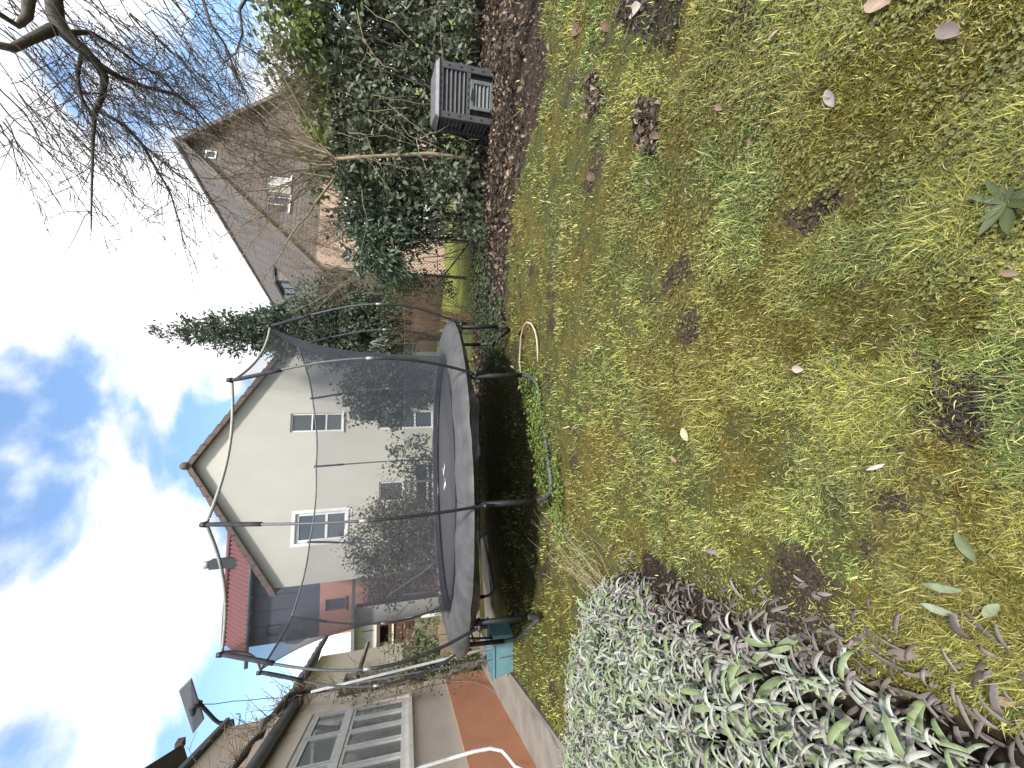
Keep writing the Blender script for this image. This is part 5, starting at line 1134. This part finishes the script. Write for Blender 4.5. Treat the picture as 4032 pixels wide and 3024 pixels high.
# ------------------------------------------------------------------ sage, weeds, straw, fallen leaves
rng = np.random.default_rng(77)
SAGEM = leafmat('sage_leaf', .85, .15, .15, nscale=60, namp=.12)
def sageleaf(L, W, arch, drp, col, edge, n=6):
    V, C, F = [], [], []; x = z = 0; a = arch
    for i in range(n + 1):
        f = i / n; ww = W * (.25 + .75 * math.sin(math.pi * min(1, f * .85 + .12)) ** .7) if f < .98 else W * .15
        for s_ in (-1, -.5, 0, .5, 1): V.append((x, s_ * ww, z - .9 * ww * abs(s_) ** 2)); C.append(edge if abs(s_) == 1 else tuple(c * (1 - .12 * (s_ == 0)) for c in col))
        x += L / n * math.cos(a); z += L / n * math.sin(a); a -= drp / n
    for i in range(n):
        for j in range(4): b = i * 5 + j; F.append((b, b + 5, b + 6, b + 1))
    return np.array(V), np.array(F), np.array(C)
variants = []
for i in range(9):
    g_ = [(.30, .335, .25), (.26, .30, .205), (.36, .385, .32), (.21, .26, .15), (.31, .325, .28), (.35, .36, .32), (.27, .285, .25), (.20, .25, .13), (.25, .225, .215)][i]
    variants.append(sageleaf(.105 + .016 * (i % 4), .0052 + .0019 * (i % 3) + (.006 if i == 7 else 0), .85 - .15 * (i % 5), 2.1 + .45 * (i % 4) - (1.2 if i == 7 else 0), g_, tuple(min(.5, c * 1.28 + .03) for c in g_), 8))
smeshes = []
for V, F, C in variants:
    me = bpy.data.meshes.new('leaf'); me.from_pydata(V.tolist(), [], F.tolist()); at = me.color_attributes.new('Col', 'FLOAT_COLOR', 'POINT')
    cc = np.ones((len(V), 4), np.float32); cc[:, :3] = C; at.data.foreach_set('color', cc.ravel())
    for p in me.polygons: p.use_smooth = True
    me.materials.append(SAGEM); me.update(); smeshes.append(me)
sgp = thing('sage_plant', (-1.9, 1.7, 0), 'sprawling grey-green sage plant at the edge of the lawn', 'sage')
def sage_h(x, y):
    # height of the mound: falls to the edge
    d = np.full(x.shape, 9.0); pg = np.array(SAGE)
    for i in range(len(pg)):
        a, b = pg[i], pg[(i + 1) % len(pg)]; ab = b - a; tt = np.clip(((x - a[0]) * ab[0] + (y - a[1]) * ab[1]) / (ab @ ab), 0, 1)
        d = np.minimum(d, np.hypot(x - a[0] - tt * ab[0], y - a[1] - tt * ab[1]))
    return (.08 + .34 * np.clip(d / .42, 0, 1) ** .6) * (.72 + .5 * vnoise(x, y, 3.0, 19, 2)), d
cand = np.stack([rng.uniform(-3.0, -.75, 5000), rng.uniform(.25, 2.95, 5000)], 1); cand = cand[inpoly(cand[:, 0], cand[:, 1], SAGE)]
ros = []
for c in cand:
    if all((c[0] - r_[0]) ** 2 + (c[1] - r_[1]) ** 2 > (.058 + .04 * ((c[0] * 7.3 + c[1] * 3.1) % 1)) ** 2 for r_ in ros): ros.append(c)
ros = np.array(ros); hz, ed = sage_h(ros[:, 0], ros[:, 1])
eps = .03; gxn = (sage_h(ros[:, 0] + eps, ros[:, 1])[0] - sage_h(ros[:, 0] - eps, ros[:, 1])[0]) / (2 * eps); gyn = (sage_h(ros[:, 0], ros[:, 1] + eps)[0] - sage_h(ros[:, 0], ros[:, 1] - eps)[0]) / (2 * eps)
LV = []
for i in range(len(ros)):
    ax = Vector((-gxn[i] * .45 + rng.normal(0, .15), -gyn[i] * .45 + rng.normal(0, .15), 1)).normalized(); e1 = ax.orthogonal().normalized(); e2 = ax.cross(e1)
    base = Vector((ros[i, 0], ros[i, 1], hz[i])); nl = int(rng.integers(26, 38)); a0 = rng.random() * 6.28; sc0 = rng.uniform(.75, 1.35)
    for j in range(nl):
        a = a0 + j * 2.4 + rng.normal(0, .5); lev = j / nl
        t = (e1 * math.cos(a) + e2 * math.sin(a)); p = base - ax * (.20 * lev) + t * .008 + Vector(rng.normal(size=3)) * .016; tilt = .95 - 1.35 * lev + rng.normal(0, .45)
        d = t * math.cos(tilt * .6) + ax * math.sin(tilt * .6)
        LV.append((p, d, ax, sc0 * (.55 + .55 * lev) * rng.uniform(.85, 1.2), ed[i]))
LV.sort(key=lambda q: (q[0] - CAMP).length)
vis = [q for q in LV if (3024 - (1512 + q[0].x / (q[0].y * CC - (q[0].z - CH) * CS) * CF)) < 3010]
sel = set(id(q) for q in vis[:300])
one = [q for q in LV if id(q) in sel]; rest = [q for q in LV if id(q) not in sel]
leafobjs(sgp, smeshes, [q[0] for q in one], [q[1] for q in one], [q[2] for q in one], [q[3] for q in one], rng)
Vs, Fs, Cs, b = [], [], [], 0
for p, d, ax, sc_, e_ in rest:
    V, F, C = variants[int(rng.integers(9))] if e_ > .07 or rng.random() < .5 else variants[8]
    t = d.normalized(); s_ = ax.cross(t); s_ = s_.normalized() if s_.length > 1e-4 else t.orthogonal().normalized(); u = t.cross(s_)
    M = np.array([[*t], [*s_], [*u]]) * sc_; Vs.append(V @ M + np.array(p)); Fs.append(F + b); Cs.append(C * rng.uniform(.75, 1.15)); b += len(V)
npmesh('foliage', np.concatenate(Vs), [np.concatenate(Fs)], SAGEM, sgp, col=np.concatenate(Cs), smooth=True)['kind'] = 'stuff'
ns = len(ros); S_ = np.stack([ros[:, 0] * .93 - .1, ros[:, 1] * .95 + .05, np.zeros(ns)], 1); E_ = np.stack([ros[:, 0], ros[:, 1], hz - .02], 1); D = E_ - S_
P, Rr = whips(rng, S_, D, np.linalg.norm(D, axis=1), np.full(ns, .004), k=6, wob=.08, r1=.6); P[:, -1] = E_; joinmesh('stems', [tubes_np(P, Rr, 4)], mat('sage_stem', (.16, .13, .12), (.22, .2, .17), .9), sgp)
# withered grey leaves along its edge and on the soil
nd_ = 520; pg = np.array(SAGE[:8]); k = rng.integers(0, 6, nd_); f = rng.random(nd_)[:, None]; q = pg[k] * (1 - f) + pg[k + 1] * f; q = q + rng.normal(size=q.shape) * np.array([.09, .09]) + np.array([.03, 0])
Vs, Fs, Cs, b = [], [], [], 0
for i in range(nd_):
    V, F, C = sageleaf(.05 + .05 * rng.random(), .004 + .003 * rng.random(), rng.uniform(-.3, .9), rng.uniform(.8, 4.2), (.15, .128, .122), (.21, .185, .175)); a = rng.random() * 6.28; ca_, sa_ = math.cos(a), math.sin(a)
    M = np.array([[ca_, sa_, rng.normal(0, .25)], [-sa_, ca_, rng.normal(0, .3)], [0, 0, 1]]); Vs.append(V @ M + np.array([q[i, 0], q[i, 1], .012 + .05 * rng.random()])); Fs.append(F + b); Cs.append(C * rng.uniform(.5, 1.35)); b += len(V)
npmesh('withered_leaves', np.concatenate(Vs), [np.concatenate(Fs)], SAGEM, sgp, col=np.concatenate(Cs), smooth=True)['kind'] = 'stuff'
# soil crumbs on the bare patch
n = 5200; x, y = rng.uniform(-1.6, -.6, n), rng.uniform(1.0, 2.7, n); kp = soft(x, y, SOIL, .10, 4); x, y = x[kp], y[kp]
x2, y2 = screen_sample(90000, rng, 2050, 4200, 0, 3024); kp = vnoise(x2, y2, 3.0, 21, 3) > .70
for pl in BLOT: kp |= soft(x2, y2, pl, .06, 14)
kp &= ~inpoly(x2, y2, PATHP); x, y = np.concatenate([x, x2[kp]]), np.concatenate([y, y2[kp]]); n = len(x)
P = np.stack([x, y, gheight(x, y) + .004], 1); V, F, C = leafcloud(P, unit(n, rng), unit(n, rng), .006 + .012 * rng.random(n), .005, np.array([.05, .039, .031]) * (.5 + rng.random(n))[:, None], .6, .3)
tag(npmesh('soil_crumbs', V, F, mat('soil', (.035, .026, .02), (.055, .042, .033), .95, 40), col=C), 'dark crumbly soil on the bare patches', 'soil', kind='stuff')
# straw
n = 42; s0 = np.array([-1.5, 2.5, .03]) + rng.normal(size=(n, 3)) * np.array([.12, .2, .01]); D = np.stack([rng.normal(.12, .12, n), rng.uniform(.8, 1.5, n), rng.normal(.10, .08, n)], 1)
P, Rr = whips(rng, s0, D, rng.uniform(.5, 1.5, n), rng.uniform(.0011, .0019, n), k=7, wob=.08, droop=.05, r1=.4); V, F = tubes_np(P, Rr, 3)
tag(npmesh('dry_stalks', V, [F], mat('straw', (.42, .34, .22), (.32, .25, .16), .8, 9)), 'fan of dry straw-coloured stalks lying between sage and trampoline', 'dry stalks', kind='stuff')
# broad-leaved weed rosette
wr = thing('plantain_weed', onZ(3950, 800, 0), 'broad-leaved weed rosette in the lawn near the frame edge', 'weed')
wm = [leafmesh('leaf', .16, .018 + .003 * i, [(.085, .11, .05), (.11, .125, .065), (.08, .105, .04)][i], LEAF, -.05, .25) for i in range(3)]
c_ = onZ(3960, 800, .015); angs = np.arange(11) * 2.4; leafobjs(wr, wm, [tuple(c_)] * 11, [(math.cos(a), math.sin(a), .25 + .2 * (i % 2)) for i, a in enumerate(angs)], [(0, 0, 1)] * 11, [.3 + .06 * (i % 5) for i in range(11)], rng)
def fallen(x0, y0, x1, y1, wr_, col, label, curl=.12, group=None, s=1.8228, name='fallen_leaf', lift=.018):
    a, b = onZ(x0 * s, y0 * s, lift), onZ(x1 * s, y1 * s, lift); L = (b - a).length
    col = tuple(q * .72 for q in col); me = leafmesh(name, L, L * wr_, col, leafmat('fallen_leaf', .6, .15, .35, nscale=30, namp=.25), curl, .25, 6)
    o = bpy.data.objects.new(name, me); COL.objects.link(o); d = (b - a).normalized(); o.location = a + Vector((0, 0, gheight(np.array([a.x]), np.array([a.y]))[0] + .012))
    o.rotation_euler = (rng.normal(0, .15), rng.normal(0, .1), math.atan2(d.y, d.x)); ORG[o.name] = a; return tag(o, label, 'leaf', group)
PS, BR, TN, GR = (.36, .42, .27), (.22, .13, .09), (.45, .33, .24), (.27, .24, .24)
fallen(2085, 1274, 1993, 1262, .13, PS, 'long pale sage leaf with stalk, upper of the pair lying in the grass')
fallen(2070, 1326, 1996, 1302, .16, (.40, .45, .33), 'long pale sage leaf, lower of the pair lying in the grass')
fallen(2168, 1304, 2128, 1330, .2, PS, 'small pale green oval leaf near the frame edge')
fallen(2072, 1148, 2112, 1216, .2, (.2, .23, .12), 'mottled olive leaf lying across a bare patch')
fallen(1484, 924, 1494, 952, .3, (.58, .58, .36), 'pale yellow leaf in the middle of the lawn')
fallen(1716, 795, 1735, 800, .4, (.62, .48, .44), 'pale pink crumpled petal in the middle of the lawn', .4)
fallen(1876, 1015, 1912, 1003, .12, (.6, .58, .56), 'thin curled whitish leaf in the dark lower lawn', .3)
fallen(1873, 8, 1925, 4, .32, TN, 'large tan leaf at the top edge of the picture', .15)
fallen(2025, 62, 2068, 72, .3, (.24, .19, .18), 'grey-brown dead leaf near the upper corner', .3)
fallen(1788, 196, 1800, 230, .22, (.36, .32, .31), 'greyish leaf alone in the mossy grass', .2)
fallen(1660, 88, 1680, 62, .2, (.5, .36, .27), 'tan curled leaf below the litter band', .3)
fallen(1362, 34, 1386, 12, .3, (.6, .53, .45), 'whitish dry leaf at the top beside the litter', .25)
fallen(2168, 590, 2206, 592, .3, (.3, .2, .15), 'brown leaf at the right edge beside moss', .2)
fallen(2152, 1508, 2206, 1516, .22, (.4, .28, .2), 'pinkish brown leaf lying beside the withered sage', .2)
fallen(1925, 1408, 1985, 1416, .2, (.26, .2, .17), 'curled brown dead leaf against the withered sage stems', .4)
for i, (x, y, a_, lab) in enumerate((
        (1272, 380, .3, 'brown leaf on the lawn straight below the rhododendron bush'), (1402, 385, 1.2, 'tan curled leaf in mid lawn below the rhododendron bush'), (1548, 228, .6, 'small brown leaf beside the bare earth streak below the compost bin'),
        (1384, 198, 1.8, 'reddish brown leaf on dark earth below the compost bin'), (1262, 172, .2, 'brown leaf just off the litter band under the compost bin'), (1492, 345, 2.2, 'lone small tan leaf in the brightest part of the lawn'),
        (1236, 60, .4, 'pale brown leaf at the lawn edge right of the compost bin'), (1190, 92, 1.5, 'tan leaf on the litter edge right of the compost bin'), (1300, 50, .9, 'dark brown leaf beside the earth streak at the picture edge'),
        (1228, 488, 2, 'brown leaf off the litter band below the wire fence post'), (1620, 300, 1.1, 'tan leaf in the mossy grass right of the lawn middle'), (1455, 985, .8, 'thin brown leaf near the pale yellow leaf'), (1416, 290, .5, 'brown leaf beside the grey stone patch in the lawn'))):
    fallen(x, y, x + 14 * math.cos(a_), y + 16 * math.sin(a_), .26, [BR, TN, (.3, .2, .15), (.4, .27, .2)][i % 4], lab, .35, 'dry brown leaves on the lawn')
for i, (x, y, a_, lab) in enumerate(((1530, 1185, .4, 'withered grey leaf on the soil nearest the trampoline'), (1720, 1240, .8, 'pale withered leaf in the middle of the bare soil'), (1645, 1270, 2.3, 'twisted grey leaf on the bare soil beside the sage tips'), (1770, 1280, .2, 'withered grey leaf where the soil meets the grass'), (1810, 1345, 1.9, 'dark curled leaf among withered sage stems'))):
    fallen(x, y, x + 26 * math.cos(a_), y + 26 * math.sin(a_), .18, [GR, (.34, .31, .3), (.22, .2, .19)][i % 3], lab, .45, 'withered leaves on the soil')
# hoses and cable
c1_ = lambda zx, zy, z: onZ(1600 + zx / 2.766, 1150 + zy / 2.766, z)
hp = [c1_(1250, 900, .02), c1_(1232, 760, .03), c1_(1240, 620, .04), c1_(1250, 480, .05), c1_(1275, 380, .06), c1_(1310, 330, .07), c1_(1360, 345, .06), c1_(1400, 420, .04), c1_(1422, 520, .03), c1_(1430, 640, .025), c1_(1432, 760, .02)]
o = MB().tube(hp, .0105, 8).build('garden_hose', mat('pale_hose', (.5, .42, .32), (.38, .31, .23), .5, 9), None, True); tag(o, 'loop of pale beige garden hose beside the trampoline foot', 'hose')
c2_ = lambda zx, zy, Y: onY(500 + zx / 1.229, 2100 + zy / 1.229, Y)
dp_ = [c2_(1330, 1180, 3.3), c2_(1430, 1130, 3.35), c2_(1560, 1090, 3.4), c2_(1680, 1055, 3.4), c2_(1760, 1040, 3.4), c2_(1815, 1052, 3.38), c2_(1845, 1085, 3.3), c2_(1880, 1130, 3.2), c2_(2000, 1180, 3.1)]
pp, rr = [], []
for a_, b_ in zip(dp_, dp_[1:]):
    for f in np.arange(0, 1, .1): pp.append(a_.lerp(b_, f)); rr.append(.013 + .002 * (len(rr) % 2))
o = MB().tube(pp, rr, 10).build('corrugated_hose', mat('white_corrugated_plastic', (.62, .63, .64), (.52, .53, .54), .5, 12), None, True); tag(o, 'white corrugated hose hanging in front of the orange plinth', 'hose')
cbp = [SH(*(lambda q: (q[0], -.03, q[1]))(SH.loc(1300 + zx / 3.16, 2300 + zy / 3.16, -.03))) for zx, zy in ((650, 1425), (800, 1390), (1000, 1335), (1200, 1270), (1400, 1232), (1600, 1210), (1780, 1218), (1920, 1265), (2050, 1340))]
o = MB().tube(cbp, .006, 5).build('wall_cable', mat('grey_cable', (.2, .16, .17), (.15, .13, .13), .6), None, True); tag(o, 'thin grey cable drooping across the beige wall onto the orange plinth', 'cable')
